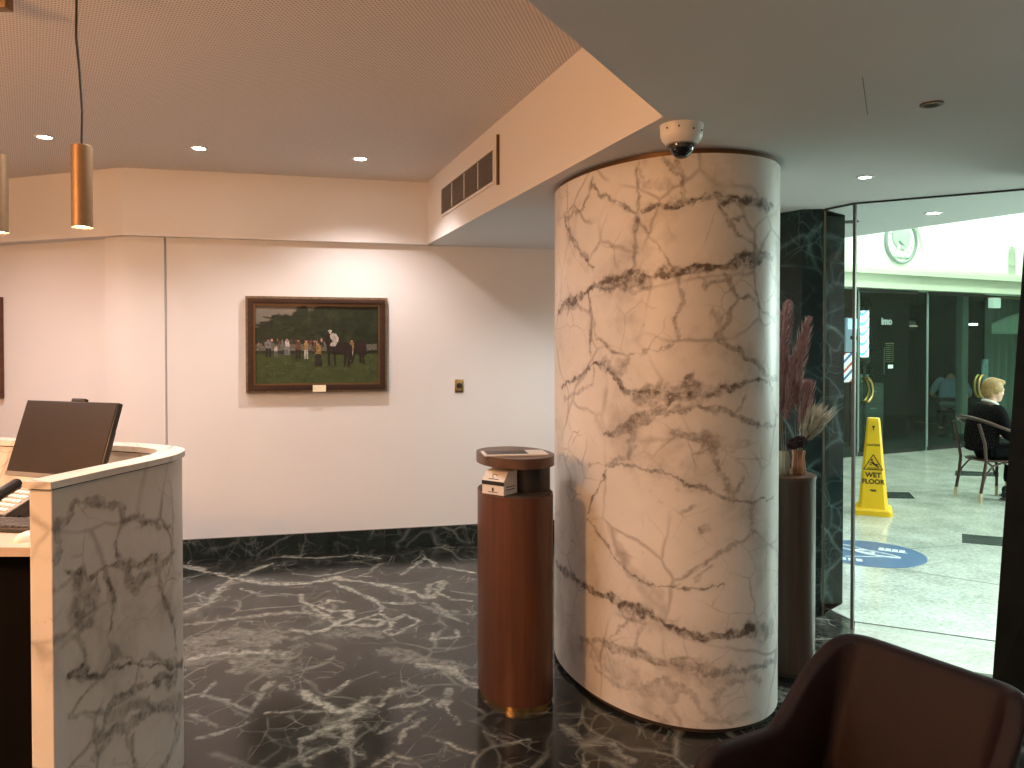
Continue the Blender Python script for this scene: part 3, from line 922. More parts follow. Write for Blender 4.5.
def keyboard():
    t = thing('computer_keyboard', 'black keyboard with pale keys at the worktop edge', 'keyboard', (-1.7325, 2.637, WTOP), math.radians(-9))
    t.scale = (.9, .9, .9)
    bd = MB().box((0, 0, .010), (.44, .15, .018), bev=.005).build('body', M['black'], t)
    key = MB().box((0, 0, 0), (.0215, .0175, .008), bev=.002, seg=1).build('key', M['darkkey'], bd)
    for r in range(6):
        for c in range(16):
            q = key if r == c == 0 else key.copy()
            if q is not key:
                COL.objects.link(q)
            q.location = (-.201 + c * .0268, -.058 + r * .0225, .022)
    return t
keyboard()

def phone():
    t = thing('desk_phone', 'grey desk telephone with pale push buttons beside the monitor', 'telephone', (-1.809, 2.83, WTOP), math.radians(-24))
    t.scale = (.9, .9, .9)
    lean = Matrix.Translation((0, 0, .03)) @ Matrix.Rotation(math.radians(24), 4, 'X')
    mb = MB().box((0, 0, .02), (.19, .20, .035), bev=.008, mtx=lean)
    mb.box((0, .03, .025), (.17, .13, .05), bev=.005)
    mb.build('body', M['black'], t)
    fp = MB().box((.03, .0, .040), (.125, .19, .008), bev=.003, mtx=lean).build('faceplate', M['keys'], t)
    for r in range(6):
        for c in range(4):
            MB().box((-.012 + c * .028, -.072 + r * .029, .047), (.021, .018, .007), bev=.002, seg=1, mtx=lean).build('button', M['white'], fp)
    MB().box((-.07, 0, .058), (.045, .20, .034), bev=.014, mtx=lean).build('handset', M['black'], t)
phone()

def mouse():
    t = thing('computer_mouse', 'small white computer mouse on the worktop beside the marble end', 'mouse', (-1.5345, 2.47, WTOP), math.radians(-25))
    t.scale = (.9, .9, .9)
    mb = MB()
    mb.grid(lambda i, j: (.031 * math.cos(2 * PI * i / 20) * math.cos(j / 7 * PI / 2) * 1.0, .055 * math.sin(2 * PI * i / 20) * math.cos(j / 7 * PI / 2), .032 * math.sin(j / 7 * PI / 2)), 20, 8, closed_u=True)
    sh_ = mb.build('shell', M['white'], t)
    MB().lathe([(.008, -.004), (.008, .004)], n=14, mtx=Matrix.Translation((0, .028, .027)) @ Matrix.Rotation(PI / 2, 4, 'Y')).build('scroll_wheel', M['darkkey'], sh_)
mouse()

# ================================================================== LITTER BIN
def bin_():
    c = (.012, 3.545)
    t = thing('litter_bin', 'oval wood veneered litter bin with a raised wooden lid beside the marble column', 'litter bin', (*c, 0))
    ov = lambda a, b, k=96: oval(c[0], c[1], a, b, .369, 2.2, k)
    MB().prism(ov(.158, .222), .026, .93).build('body', M['binwood'], t, world=True)
    MB().prism(ov(.150, .214), 0, .028).build('kick_base', M['brass'], t, world=True)
    MB().prism(ov(.152, .216), .929, .934).build('inner_rim', M['gap'], t, world=True)
    MB().prism([(c[0] + .045 + (x - c[0]) * .68, c[1] + .05 + (y - c[1]) * .66) for x, y in ov(.158, .222)], .93, 1.06).build('collar', M['black'], t, world=True)
    lid = MB(); lid.prism(ov(.163, .228), 1.056, 1.100)
    lid.build('lid', M['lidwood'], t, world=True)
bin_()

def wipes():
    c = Vector((-.036, 3.372, .934)); rz = math.radians(-36)
    t = thing('carton', 'small white carton with a black band tucked under the bin lid', 'carton', tuple(c), rz)
    # local x runs along the lit short face towards -x, y runs back
    L, D = .118, .100
    prof = [(0, 0), (0, .058), (.030, .098), (D, .106), (D, 0)]
    b = bmesh.new()
    a = [b.verts.new((0, y, z)) for y, z in prof]; e = [b.verts.new((-L, y, z)) for y, z in prof]
    b.faces.new(a); b.faces.new(list(reversed(e)))
    for i in range(5):
        j = (i + 1) % 5
        b.faces.new((a[j], a[i], e[i], e[j]))
    bmesh.ops.recalc_face_normals(b, faces=b.faces[:])
    mb = MB(); mb._merge(b); bx_ = mb.build('box', M['paper'], t, smooth=False)
    MB().box((-L / 2, -.001, .050), (L + .002, .003, .017)).build('band', M['ink'], bx_, smooth=False)
    sl = Matrix.Translation((-L / 2, .015, .0785)) @ Matrix.Rotation(math.atan2(.040, .030), 4, 'X')
    MB().box((-L / 2, -.001, .022), (.008, .002, .016)).build('symbol', M['ink'], bx_, smooth=False)
    MB().tube([(.012 * math.cos(q), .009 * math.sin(q), .001) for q in [i * .42 for i in range(12)]], .0012, 5, mtx=sl).build('symbol', M['ink'], bx_)
    MB().box((-L / 2, -.001, .011), (.05, .002, .0025)).build('text_line', M['ink'], bx_, smooth=False)
    MB().box((0, -.015, .001), (.055, .003, .001), mtx=sl).build('text_line', M['ink'], bx_, smooth=False)
    for z in (.034, .022):
        MB().box((.001, .05, z), (.002, .06, .003)).build('text_line', M['ink'], bx_, smooth=False)
wipes()

def notice():
    c = (.010, 3.50, 1.100); rz = math.radians(9)
    t = thing('notice_card', 'white edged card with a dark panel lying flat on the bin lid', 'notice', c, rz)
    cd_ = MB().box((0, 0, .003), (.285, .155, .006), bev=.001).build('card', M['paper'], t, smooth=False)
    MB().box((-.036, .008, .0064), (.185, .118, .001)).build('dark_panel', M['print'], cd_, smooth=False)
notice()

# ================================================================== FITTINGS ON WALLS AND CEILINGS
def on_wall(x, z):                      # frame on the back wall: x to the viewer's right, y up, z out of the wall
    d = Vector((1, .24, 0)).normalized()
    n = Vector((d.y, -d.x, 0))
    m = Matrix.Identity(4)
    m.col[0][:3] = d; m.col[1][:3] = (0, 0, 1); m.col[2][:3] = n
    m.translation = (x, wall_y(x), z)
    return m

def frame_ring(mb, w, h, t, z0, z1, mtx):
    """four mitred rails"""
    o = [(-w / 2, -h / 2), (w / 2, -h / 2), (w / 2, h / 2), (-w / 2, h / 2)]
    i = [(-w / 2 + t, -h / 2 + t), (w / 2 - t, -h / 2 + t), (w / 2 - t, h / 2 - t), (-w / 2 + t, h / 2 - t)]
    for k in range(4):
        j = (k + 1) % 4
        b = bmesh.new()
        P = [o[k], o[j], i[j], i[k]]
        lo = [b.verts.new((x, y, z0)) for x, y in P]; hi = [b.verts.new((x, y, z1)) for x, y in P]
        b.faces.new(list(reversed(lo))); b.faces.new(hi)
        for q in range(4):
            r = (q + 1) % 4
            b.faces.new((lo[q], lo[r], hi[r], hi[q]))
        mb._merge(b, mtx)
    return mb

def canvas_mat():
    m, nt, b = new_mat('painted_race_meeting')
    tc = nt.nodes.new('ShaderNodeTexCoord')
    sp = nt.nodes.new('ShaderNodeSeparateXYZ')
    nt.links.new(tc.outputs['Object'], sp.inputs[0])
    n1 = noise(nt, tc.outputs['Object'], 9.0, 6.0, .6)
    x, y = sp.outputs[0], sp.outputs[1]
    # tree line rises towards the right
    line = math_(nt, 'ADD', math_(nt, 'MULTIPLY', x, .34), math_(nt, 'ADD', .17, math_(nt, 'MULTIPLY', n1, .24)))
    sky = math_(nt, 'MULTIPLY', math_(nt, 'SUBTRACT', y, line), 40.0, True)
    trees = ramp(nt, noise(nt, tc.outputs['Object'], 14.0, 8.0, .7), [(.3, (.006, .010, .005)), (.55, (.020, .030, .014)), (.8, (.060, .065, .030))])
    c = mixc(nt, sky, trees, (.17, .155, .125))
    grass = ramp(nt, noise(nt, tc.outputs['Object'], 18.0, 6.0, .7), [(.3, (.022, .038, .012)), (.75, (.075, .095, .034))])
    c = mixc(nt, math_(nt, 'MULTIPLY', math_(nt, 'SUBTRACT', -.055, math_(nt, 'ADD', y, math_(nt, 'MULTIPLY', n1, .02))), 90.0, True), c, grass)
    nt.links.new(c, b.inputs['Base Color'])
    b.inputs['Roughness'].default_value = .35
    return m

def flat(name, c):
    return simple(name, c, .5, var=.55, vscale=70)
out_fills = ((3.55, 3.45), (4.4, 2.2))
PM = {'horse': flat('paint_dark_bay', (.014, .008, .006)), 'white': flat('paint_white', (.40, .38, .34)), 'brown': flat('paint_brown', (.10, .045, .02)),
      'ochre': flat('paint_ochre', (.26, .16, .055)), 'dark': flat('paint_dark', (.018, .015, .012)), 'skin': flat('paint_flesh', (.45, .26, .18)),
      'fence': flat('paint_pale_crowd', (.10, .10, .075)), 'grey': flat('paint_grey', (.14, .14, .15)), 'tree': flat('paint_dark_leaf', (.012, .019, .009)), 'turf': flat('paint_turf', (.055, .075, .026))}

def ell(cx, cy, a, b, rot=0, n=14):
    return [(cx + a * math.cos(2 * PI * i / n) * math.cos(rot) - b * math.sin(2 * PI * i / n) * math.sin(rot),
             cy + a * math.cos(2 * PI * i / n) * math.sin(rot) + b * math.sin(2 * PI * i / n) * math.cos(rot)) for i in range(n)]

def painting():
    x = -1.4925
    m = on_wall(x, 1.598)
    t = thing('framed_painting', 'framed painting of horses and racegoers on a green meadow under trees', 'painting', m.translation)
    t.matrix_world = m
    w, h = 1.05, .728
    frame_ring(MB(), w, h, .020, .0, .046, None).build('outer_edge', M['frameout'], t, smooth=False)
    fr = MB(); frame_ring(fr, w - .034, h - .034, .040, .0, .054, None)
    frame_ring(fr, w - .05, h - .05, .018, .05, .060, None)
    frm_ = fr.build('frame', M['framewood'], t, smooth=False)
    frame_ring(MB(), w - .110, h - .110, .014, .0, .048, None).build('gilt_slip', M['framegold'], frm_, smooth=False)
    cv = MB(); cv.mat(canvas_mat())
    cv.poly([(-.48, -.32, .030), (.48, -.32, .030), (.48, .32, .030), (-.48, .32, .030)])
    zz = [.0304]
    def blob(mat, pts):
        zz[0] += .00004
        cv.mat(PM[mat]).poly([(px, py, zz[0]) for px, py in pts])
    s = 1.05 / 892.0                         # sketch units to metres
    def S(px, py): return ((px - 490) * s, (352 - py) * s)
    def P(mat, *pts): blob(mat, [S(*p) for p in pts])
    def E_(mat, cx, cy, a, b, rot=0): blob(mat, [( (q[0] - 490) * s, (352 - q[1]) * s) for q in ell(cx, cy, a, b, rot)])
    for k in range(60):                       # loose strokes in the trees and the grass
        cx, cy = random.Random(k).uniform(120, 860), random.Random(k + 99).uniform(150, 300) if k % 2 else random.Random(k + 9).uniform(430, 590)
        q = random.Random(k + 7)
        E_('tree' if k % 2 else 'turf', cx, cy, q.uniform(14, 44), q.uniform(3, 12), q.uniform(-.2, .2))
    P('fence', (100, 345), (545, 350), (545, 392), (100, 392)); P('fence', (800, 350), (870, 345), (870, 388), (800, 392))
    rr = random.Random(3)
    for k in range(44):                       # heads in the crowd
        cx = rr.uniform(105, 545); E_(rr.choice(['dark', 'skin', 'brown', 'grey', 'dark']), cx, rr.uniform(322, 350), rr.uniform(5, 9), rr.uniform(9, 16))
    def person(cx, y0, hgt, coat, legs, wd=15, skirt=False):
        top = y0 - hgt
        wd *= .78
        E_('skin', cx, top + 8, 7, 9); E_('dark', cx, top + 3, 8, 5)
        P(coat, (cx - wd, top + 18), (cx + wd, top + 18), (cx + wd * 1.1, top + hgt * .58), (cx - wd * 1.1, top + hgt * .58))
        if skirt:
            P(legs, (cx - wd, top + hgt * .5), (cx + wd, top + hgt * .5), (cx + wd * 1.5, y0), (cx - wd * 1.5, y0))
        else:
            P(legs, (cx - wd, top + hgt * .52), (cx - 1, top + hgt * .52), (cx - 3, y0), (cx - wd, y0))
            P(legs, (cx + 1, top + hgt * .52), (cx + wd, top + hgt * .52), (cx + wd, y0), (cx + 4, y0))
    person(182, 432, 118, 'grey', 'dark', 22); person(228, 430, 78, 'white', 'grey', 12); person(298, 420, 112, 'white', 'grey', 17, True)
    person(366, 446, 130, 'brown', 'dark', 19); person(416, 445, 125, 'ochre', 'white', 15); person(492, 488, 150, 'ochre', 'dark', 22, True)
    person(470, 400, 80, 'brown', 'brown', 12); person(706, 460, 142, 'ochre', 'white', 16)
    # second horse behind, then the mounted one
    P('horse', (722, 352), (735, 322), (762, 318), (790, 335), (800, 362), (802, 412), (785, 418), (788, 470), (778, 472), (772, 415), (768, 472), (756, 470), (752, 408), (728, 398), (716, 462), (708, 460), (716, 385))
    P('horse', (546, 300), (560, 288), (580, 318), (592, 350), (640, 338), (682, 338), (700, 362), (704, 420), (690, 498), (678, 498), (684, 432), (672, 420), (662, 498), (652, 494), (658, 412), (600, 408), (606, 488), (594, 490), (588, 405), (566, 402), (566, 486), (554, 486), (552, 392), (544, 360), (540, 330))
    P('horse', (540, 298), (556, 270), (572, 286), (566, 330), (548, 352), (536, 344))
    P('horse', (692, 345), (708, 360), (712, 450), (700, 468), (698, 400))
    P('white', (566, 292), (584, 276), (606, 282), (622, 308), (618, 334), (596, 334), (572, 318))
    P('white', (582, 330), (618, 332), (600, 362), (572, 366), (566, 352)); P('dark', (566, 362), (580, 362), (578, 396), (566, 396))
    E_('skin', 568, 274, 8, 9); E_('white', 566, 264, 13, 9)
    cv.build('canvas', None, t, smooth=False)
    MB().box((.010, -.334, .062), (.098, .052, .004)).build('name_plate', M['plate'], frm_, smooth=False)
    return t
painting()

def painting2():
    d = Vector((.943, -.333, 0)).normalized(); n = Vector((d.y, -d.x, 0))
    m = Matrix.Identity(4)
    m.col[0][:3] = d; m.col[1][:3] = (0, 0, 1); m.col[2][:3] = n
    p = Vector((-4.03, 6.186, 1.575)) - d * .45
    m.translation = p
    t = thing('framed_painting', 'wooden picture frame cut by the picture edge beyond the counter', 'painting', p)
    t.matrix_world = m
    frame_ring(MB(), .90, .80, .07, 0, .045, None).build('frame', M['binwood'], t, smooth=False)
    MB().box((0, 0, .012), (.78, .68, .012)).build('canvas', PM['fence'], t, smooth=False)
painting2()

def key_switch():
    m = on_wall(-.425, 1.267)
    t = thing('wall_switch', 'small brass plate with a round black key switch below the vent wall', 'switch')
    t.matrix_world = m
    MB().box((0, 0, .004), (.070, .105, .008), bev=.002).build('plate', M['brass'], t)
    MB().lathe([(.022, .006), (.022, .016), (.018, .019), (.004, .019)], c=(0, .004, 0), n=24).build('button', M['black'], t)
    MB().box((0, -.042, .009), (.05, .008, .004)).build('label_strip', M['ink'], t, smooth=False)
    return t
key_switch()
bpy.context.view_layer.update()

def vent():
    d = Vector((dv.x, dv.y, 0)); n = Vector((nv.x, nv.y, 0))
    s0, s1 = .134 * 3.62, .478 * 3.62
    c = Vector((A[0], A[1], 0)) + d * (s0 + s1) / 2 + n * .012 + Vector((0, 0, 2.632))
    m = Matrix.Identity(4)
    m.col[0][:3] = d; m.col[1][:3] = (0, 0, 1); m.col[2][:3] = n
    m.translation = c
    t = thing('air_vent', 'long white louvred air vent set into the diagonal bulkhead', 'vent')
    t.matrix_world = m
    w, h = s1 - s0, .215
    frame_ring(MB(), w, h, .016, -.002, .010, None).build('frame', M['plaster'], t, smooth=False)
    MB().box((0, 0, .0008), (w - .03, h - .03, .0016)).build('backing', M['gap'], t, smooth=False)
    sl = MB()
    for k in range(11):
        z = -h / 2 + .026 + k * (h - .052) / 10
        sl.box((0, 0, 0), (w - .034, .0022, .011), mtx=Matrix.Translation((0, z, .006)) @ Matrix.Rotation(.5, 4, 'X'))
    nn = 90
    for k in range(nn):
        sl.box((-w / 2 + .02 + k * (w - .04) / (nn - 1), 0, .005), (.0018, h - .034, .006))
    sl.build('louvre', simple('grey_vent_louvre', (.24, .22, .20), .5), t, smooth=False)
    for k in range(3):
        MB().box((-w / 2 + w * (k + 1) / 4, 0, .008), (.012, h - .05, .008)).build('divider', M['plaster'], t, smooth=False)
    MB().box((w / 2 + .075, .012, .008), (.016, h + .07, .016), bev=.002).build('side_flange', M['bronze'], t, smooth=False)
vent()

def downlight(name, x, y, z, label, lens, color, power, angle=120, blend=.8, group=None, r=.048):
    t = thing(name, label, 'ceiling light', (x, y, z), group=group)
    MB().lathe([(r * .78, .0), (r * .80, -.004), (r * 1.12, -.006), (r * 1.15, -.002), (r * 1.15, .0)], n=28, cap=False).build('trim_ring', M['white'], t)
    MB().lathe([(r * .79, -.0035), (r * .5, -.005), (.002, -.0055)], n=24).build('lens', M[lens], t)
    if power:
        spot('downlight_beam', (x, y, z - .03), color, power, angle, blend, t)
    return t

def spot(name, loc, color, power, angle, blend, parent=None, rot=(0, 0, 0), radius=.04):
    L = bpy.data.lights.new(name, 'SPOT')
    L.color = color; L.energy = power; L.spot_size = math.radians(angle); L.spot_blend = blend
    L.shadow_soft_size = radius
    o = bpy.data.objects.new(name, L)
    COL.objects.link(o)
    o.rotation_euler = rot
    if parent is not None:
        o.parent = parent
        o.location = Vector(loc) - Vector(parent.location)
    else:
        o.location = loc
    return o

WARM = (1.0, .70, .50); PINK = (1.0, .88, .85); ROW = (1.0, .92, .88); COOL = (.88, .95, 1.0)
DG = 'downlights in the perforated ceiling'
for k, (p, lab) in enumerate((((-2.87, 4.81), 'small lit downlight in the perforated ceiling above the counter end'),
                              ((-2.03, 5.08), 'small lit downlight in the perforated ceiling, middle of the three'),
                              ((-1.04, 5.36), 'small lit downlight in the perforated ceiling, the one next to the air vent'))):
    downlight('ceiling_downlight', p[0], p[1], Z_HIGH, lab, 'lens', PINK, P_DOWN[k], (114, 114, 132)[k], (.9, .9, .7)[k])
# the same row goes on behind the camera, out of the picture
for k, (x, y) in enumerate(((-3.9, 2.6), (-1.2, 3.0), (-2.6, .6), (-4.2, .2), (-3.2, -1.8))):
    spot('lobby_beam', (x, y, Z_HIGH - .04), ROW, P_ROW[k], (166, 166, 140, 140, 140)[k], .9, radius=.3)

spot('lobby_beam', (-4.0, 4.75, Z_HIGH - .04), (1.0, .82, .80), 52, 150, 1.0)  # unseen beam added to lift the recessed left wall
spot('lobby_beam', (1.6, -.6, Z_LOW - .04), (1.0, .95, .90), P_FRONT, 150, .9, radius=.2)  # fill added behind the camera for the counter's outer face
spot('lobby_beam', (.6, 1.2, Z_LOW - .04), (1.0, .97, .90), P_NEAR, 150, .9, radius=.1)  # another unseen fill, added closer to the counter face
# cool fill added unseen behind the column, for the shaded wall and soffit
spot('nook_fill', (.75, 5.2, Z_LOW - .04), (.90, 1.0, .98), P_NOOK, 150, .9)

def pendant(x, y, z0, label, bend):
    t = thing('pendant_lamp', label, 'pendant lamp', (x, y, Z_HIGH))
    zb = z0 - Z_HIGH
    ht = .285; r = .034
    MB().lathe([(r * .9, zb + .02), (r, zb), (r, zb + ht), (r * .94, zb + ht + .002), (.004, zb + ht + .002)], n=36, cap=False).build('shade', M['gold'], t, angle=30)
    MB().lathe([(r * .9, zb + .006), (.002, zb + .006)], n=24).build('lens', M['pendlens'], t.children[0])
    MB().tube([(0, 0, zb + ht - .002), (bend * .2, 0, zb + ht + .12), (-bend * .3, 0, zb + ht + .26), (-bend, 0, zb + ht + .38), (-bend * .8, 0, -.03)], .0042, 8).build('cord', M['cordm'], t)
    MB().box((-bend * .8 - .0, 0, -.0225), (.11, .05, .045), bev=.004).build('canopy', M['gold'], t)
    return t
pendant(-1.511, 2.75, 2.000, 'gold cylinder pendant lamp on a black cord hanging over the counter', .016)
pendant(-1.905, 2.90, 2.004, 'gold cylinder pendant lamp half cut off by the picture edge', .006)
for x, y, z in ((-1.511, 2.75, 2.000), (-1.905, 2.90, 2.004)):
    spot('pendant_beam', (x, y, z - .012), WARM, P_PEND, 110, .6, None, radius=.03)

def dome_camera():
    t = thing('ceiling_camera', 'white domed security camera with a black lens above the marble column', 'security camera', (.617, 2.852, Z_LOW))
    MB().lathe([(.002, 0), (.078, 0), (.078, -.006), (.076, -.012), (.076, -.034), (.071, -.052), (.058, -.066), (.050, -.070), (.002, -.070)], n=40).build('housing', M['white'], t)
    MB().grid(lambda i, j: (.046 * math.cos(2 * PI * i / 32) * math.cos(j / 9 * PI / 2), .046 * math.sin(2 * PI * i / 32) * math.cos(j / 9 * PI / 2), -.068 - .052 * math.sin(j / 9 * PI / 2)), 32, 10, closed_u=True).build('dome', simple('smoked_dome', (.006, .006, .007), .08, coat=.5), t)
    for a in (-2.5, -1.9, -1.2, -.6):
        MB().ball((.0765 * math.cos(a), .0765 * math.sin(a), -.02 - .008 * (a > -1.5)), .0035, seg=8).build('screw', M['black'], t.children[0])
    MB().lathe([(.052, -.066), (.056, -.069), (.052, -.073), (.048, -.072)], n=36, cap=False).build('trim_ring', M['keys'], t)
dome_camera()

def speaker():
    t = thing('ceiling_fitting', 'round dark cap set flush into the lowered ceiling', 'ceiling cap', (1.389, 2.595, Z_LOW))
    MB().lathe([(.036, 0), (.036, -.004), (.031, -.006), (.002, -.005)], n=28).build('ring', M['bronze'], t)
    MB().lathe([(.024, -.0055), (.014, -.009), (.002, -.009)], n=24).build('disc', M['gap'], t)
speaker()
downlight('ceiling_downlight', 1.671, 3.703, Z_LOW, 'tiny lit downlight in the lowered ceiling inside the glass', 'lensdim', COOL, P_SMALL, 120, .8, r=.035)
downlight('ceiling_downlight', 2.528, 4.696, Z_LOW, 'bright cool downlight in the ceiling just outside the glass', 'lenscool', COOL, P_OUT, 140, .8, r=.045)
for x, y in out_fills:                # unseen beams added to brighten the floor near the glass
    spot('arcade_fill', (x, y, Z_LOW - .04), COOL, P_OUT, 140, .8)
MB().lathe([(.055, 0), (.055, -.004), (.04, -.006), (.002, -.004)], n=24).build('cap', M['channel'], thing('ceiling_speaker', 'small dark round fitting in the outside ceiling behind the glass joint', 'ceiling fitting', (2.17, 5.02, Z_LOW)))
# ================================================================== LOUNGE CHAIR
def lounge_chair():
    t = thing('tub_armchair', 'brown leather tub armchair facing the column in front of the glass', 'armchair', (1.02, 2.33, 0))
    d = Vector((-.877, -.480)); b = Vector((.534, -.846))
    F = Vector((1.02, 2.33))
    Lb, La, R = .49, .62, .072
    path = []                            # (along d, along b), from the far arm's front to the near arm's front
    for k in range(20): path.append((La - (La - R) * k / 20, 0))
    for k in range(9):
        a = k / 8 * PI / 2
        path.append((R - R * math.sin(a), R - R * math.cos(a)))
    for k in range(1, 14): path.append((0, R + (Lb - 2 * R) * k / 14))
    for k in range(9):
        a = k / 8 * PI / 2
        path.append((R - R * math.cos(a), Lb - R + R * math.sin(a)))
    for k in range(1, 21): path.append((R + (La - R) * k / 20, Lb))
    def height(u, v):
        x = u
        rl = .28 if v < Lb / 2 else .11
        tt = min(1, max(0, (rl + .03 - x) / rl))
        tt = tt * tt * (3 - 2 * tt) * .55 + tt * .45
        hh = .515 + (.728 - .515) * tt
        if x > .54:
            hh -= (x - .54) * (x - .54) * 9
        return hh
    n = len(path)
    def normal(i):
        a = Vector(path[max(i - 1, 0)]); c = Vector(path[min(i + 1, n - 1)])
        tt = (c - a).normalized()
        return Vector((-tt.y, tt.x)) * -1     # outward
    cen = Vector((La / 2, Lb / 2))
    TH = .024
    def pt(i, j):
        u, v = path[i]
        nn = normal(i)
        if (Vector((u, v)) - cen).dot(nn) < 0:
            nn = -nn
        h = height(u, v)
        # cross-section: outside up, over the rounded top, inside down
        m = 26
        if j <= 9:
            o, z = TH, .17 + (h - TH - .17) * j / 9
        elif j <= 17:
            a = (j - 9) / 8 * PI
            o, z = TH * math.cos(a), h - TH + TH * math.sin(a)
        else:
            o, z = -TH - .012 * math.sin((j - 17) / 8 * PI), h - TH - (h - TH - .30) * (j - 17) / 8
        lean = .15 * (z - .728) / .42
        w = max(0, 1 - u / .45)
        o2 = Vector((u, v)) + nn * o
        o2 += Vector((-lean * w, 0))
        g = min(1, u / .2); g = g * g * (3 - 2 * g)
        o2 += nn * .04 * (z - .5) / .3 * g
        p = F + d * o2.x + b * o2.y
        return (p.x, p.y, z)
    mb = MB(); mb.grid(pt, n, 26)
    sh = mb.build('shell', M['leather'], t, world=True, angle=60)
    bmx = bmesh.new(); bmx.from_mesh(sh.data)
    bmesh.ops.holes_fill(bmx, edges=[e for e in bmx.edges if e.is_boundary], sides=0)
    bmesh.ops.recalc_face_normals(bmx, faces=bmx.faces[:])
    bmx.to_mesh(sh.data); bmx.free()
    md = Matrix.Identity(4)
    md.col[0][:3] = (d.x, d.y, 0); md.col[1][:3] = (b.x, b.y, 0)
    md.col[2][:3] = (0, 0, 1)
    md.translation = (F.x, F.y, 0)
    MB().box((.345, Lb / 2, .290), (.58, Lb - .09, .14), bev=.04, seg=4, mtx=md).build('seat_cushion', M['leather'], t, world=True)
    MB().box((.31, Lb / 2, .205), (.56, Lb - .10, .07), bev=.02, mtx=md).build('seat_base', M['leather'], t, world=True)
    for x in (.08, .54):
        for y in (.07, Lb - .07):
            MB().lathe([(.012, 0), (.020, .20)], c=(x, y, 0), n=14, mtx=md).build('leg', M['chairleg'], t, world=True)
lounge_chair()

# ================================================================== PEDESTAL AND DRIED FLOWERS
PC = (1.335, 3.862)
pd = thing('pedestal', 'dark wooden oval pedestal standing between the column and the glass', 'pedestal', (*PC, 0))
MB().prism(oval(*PC, .138, .178, .369, 2.2, 80), .02, .945).build('body', M['pedwood'], pd, world=True)
MB().prism(oval(*PC, .141, .181, .369, 2.2, 80), .944, .958).build('top', M['lidwood'], pd, world=True)
MB().prism(oval(*PC, .130, .170, .369, 2.2, 80), 0, .022).build('plinth', M['gap'], pd, world=True)

def ribbed(prof, ribs, amp, mtx):
    return lambda i, j: tuple(mtx @ Vector(((prof[j][0] + amp * math.cos(ribs * 2 * PI * i / 96)) * math.cos(2 * PI * i / 96), (prof[j][0] + amp * math.cos(ribs * 2 * PI * i / 96)) * math.sin(2 * PI * i / 96), prof[j][1])))
VA, VB = (1.318, 3.785, .958), (1.400, 3.800, .958)
va = thing('vase', 'pale gold ribbed vase on the pedestal beside the column', 'vase', VA)
pr = [(.002, .004), (.026, 0), (.030, .01), (.031, .08), (.028, .115), (.024, .115), (.026, .08), (.026, .012), (.002, .010)]
MB().grid(ribbed(pr, 12, .0012, Matrix.Identity(4)), 96, len(pr), closed_u=True).build('body', M['paleglass'], va)
vb = thing('vase', 'squat copper glazed vase on the pedestal nearer the glass', 'vase', VB)
pr = [(.002, .004), (.028, 0), (.034, .012), (.030, .06), (.027, .085), (.032, .118), (.028, .118), (.024, .085), (.026, .06), (.028, .014), (.002, .010)]
MB().grid(ribbed(pr, 9, .0015, Matrix.Identity(4)), 96, len(pr), closed_u=True).build('body', M['copper'], vb)

def plume(base, tip, bend, width, label, mat, group, name='pampas_plume', strands=330, start=.34, seed=1, fluffy=1.0):
    rr = random.Random(seed)
    t = thing(name, label, 'dried flower', base, group=group)
    P0 = Vector((0, 0, 0)); P2 = Vector(tip) - Vector(base); P1 = P2 * .55 + Vector(bend)
    q = lambda s: P0 * (1 - s) ** 2 + P1 * 2 * s * (1 - s) + P2 * s * s
    MB().tube([q(i / 12) for i in range(13)], [.0022 - .0012 * i / 12 for i in range(13)], 6).build('stem', M['stem'], t)
    b = bmesh.new()
    for k in range(strands):
        s = start + (1 - start) * rr.random()
        p = q(s); tan = (q(min(1, s + .02)) - q(max(0, s - .02))).normalized()
        a = rr.uniform(0, 2 * PI)
        x = tan.orthogonal().normalized(); y = tan.cross(x)
        side = x * math.cos(a) + y * math.sin(a)
        prof = math.sin(PI * min(1, (s - start) / (1 - start) * .86 + .12)) ** .7
        ln = width * (.5 + .7 * rr.random()) * prof
        e = p + side * ln * .62 * fluffy + tan * ln * 1.25
        mid = p + side * ln * .42 * fluffy + tan * ln * .5
        wv = tan.cross(side) * .0026
        v = [b.verts.new(p - wv), b.verts.new(p + wv), b.verts.new(mid + wv * 1.3), b.verts.new(mid - wv * 1.3), b.verts.new(e)]
        b.faces.new((v[0], v[1], v[2], v[3])); b.faces.new((v[3], v[2], v[4]))
    mb = MB(); mb._merge(b)
    mb.build('plume', mat, t, smooth=False)
    return t
za = .958 + .075
G_ = 'dried plumes in the vases'
pk = M['pinkplume']
plume((1.325, 3.785, za), (1.345, 3.80, 1.80), (-.05, 0, .08), .075, 'pink dried plume, upright and tallest, next to the column', pk, G_, seed=1)
plume((1.392, 3.795, za), (1.455, 3.82, 1.725), (-.07, 0, .02), .070, 'pink dried plume curving outward, tip against the green pier', pk, G_, seed=2)
plume((1.332, 3.790, za), (1.36, 3.78, 1.52), (-.02, 0, .02), .085, 'pink dried plume of middle height between the two tall ones', pk, G_, seed=3)
plume((1.402, 3.800, za), (1.435, 3.79, 1.40), (.0, 0, .03), .075, 'short pink dried plume above the copper vase', pk, G_, seed=4)
plume((1.315, 3.782, za), (1.305, 3.79, 1.62), (-.02, 0, .0), .080, 'pink dried plume half hidden by the column', pk, G_, seed=5)
plume((1.400, 3.806, za), (1.415, 3.83, 1.60), (-.02, 0, .05), .055, 'cream dried plume standing among the pink ones', M['creamplume'], G_, seed=6)
plume((1.404, 3.803, za), (1.475, 3.79, 1.245), (.0, 0, .03), .10, 'cream fluffy dried tuft leaning out over the copper vase', M['creamplume'], G_, seed=7, strands=420, start=.3, fluffy=1.4)
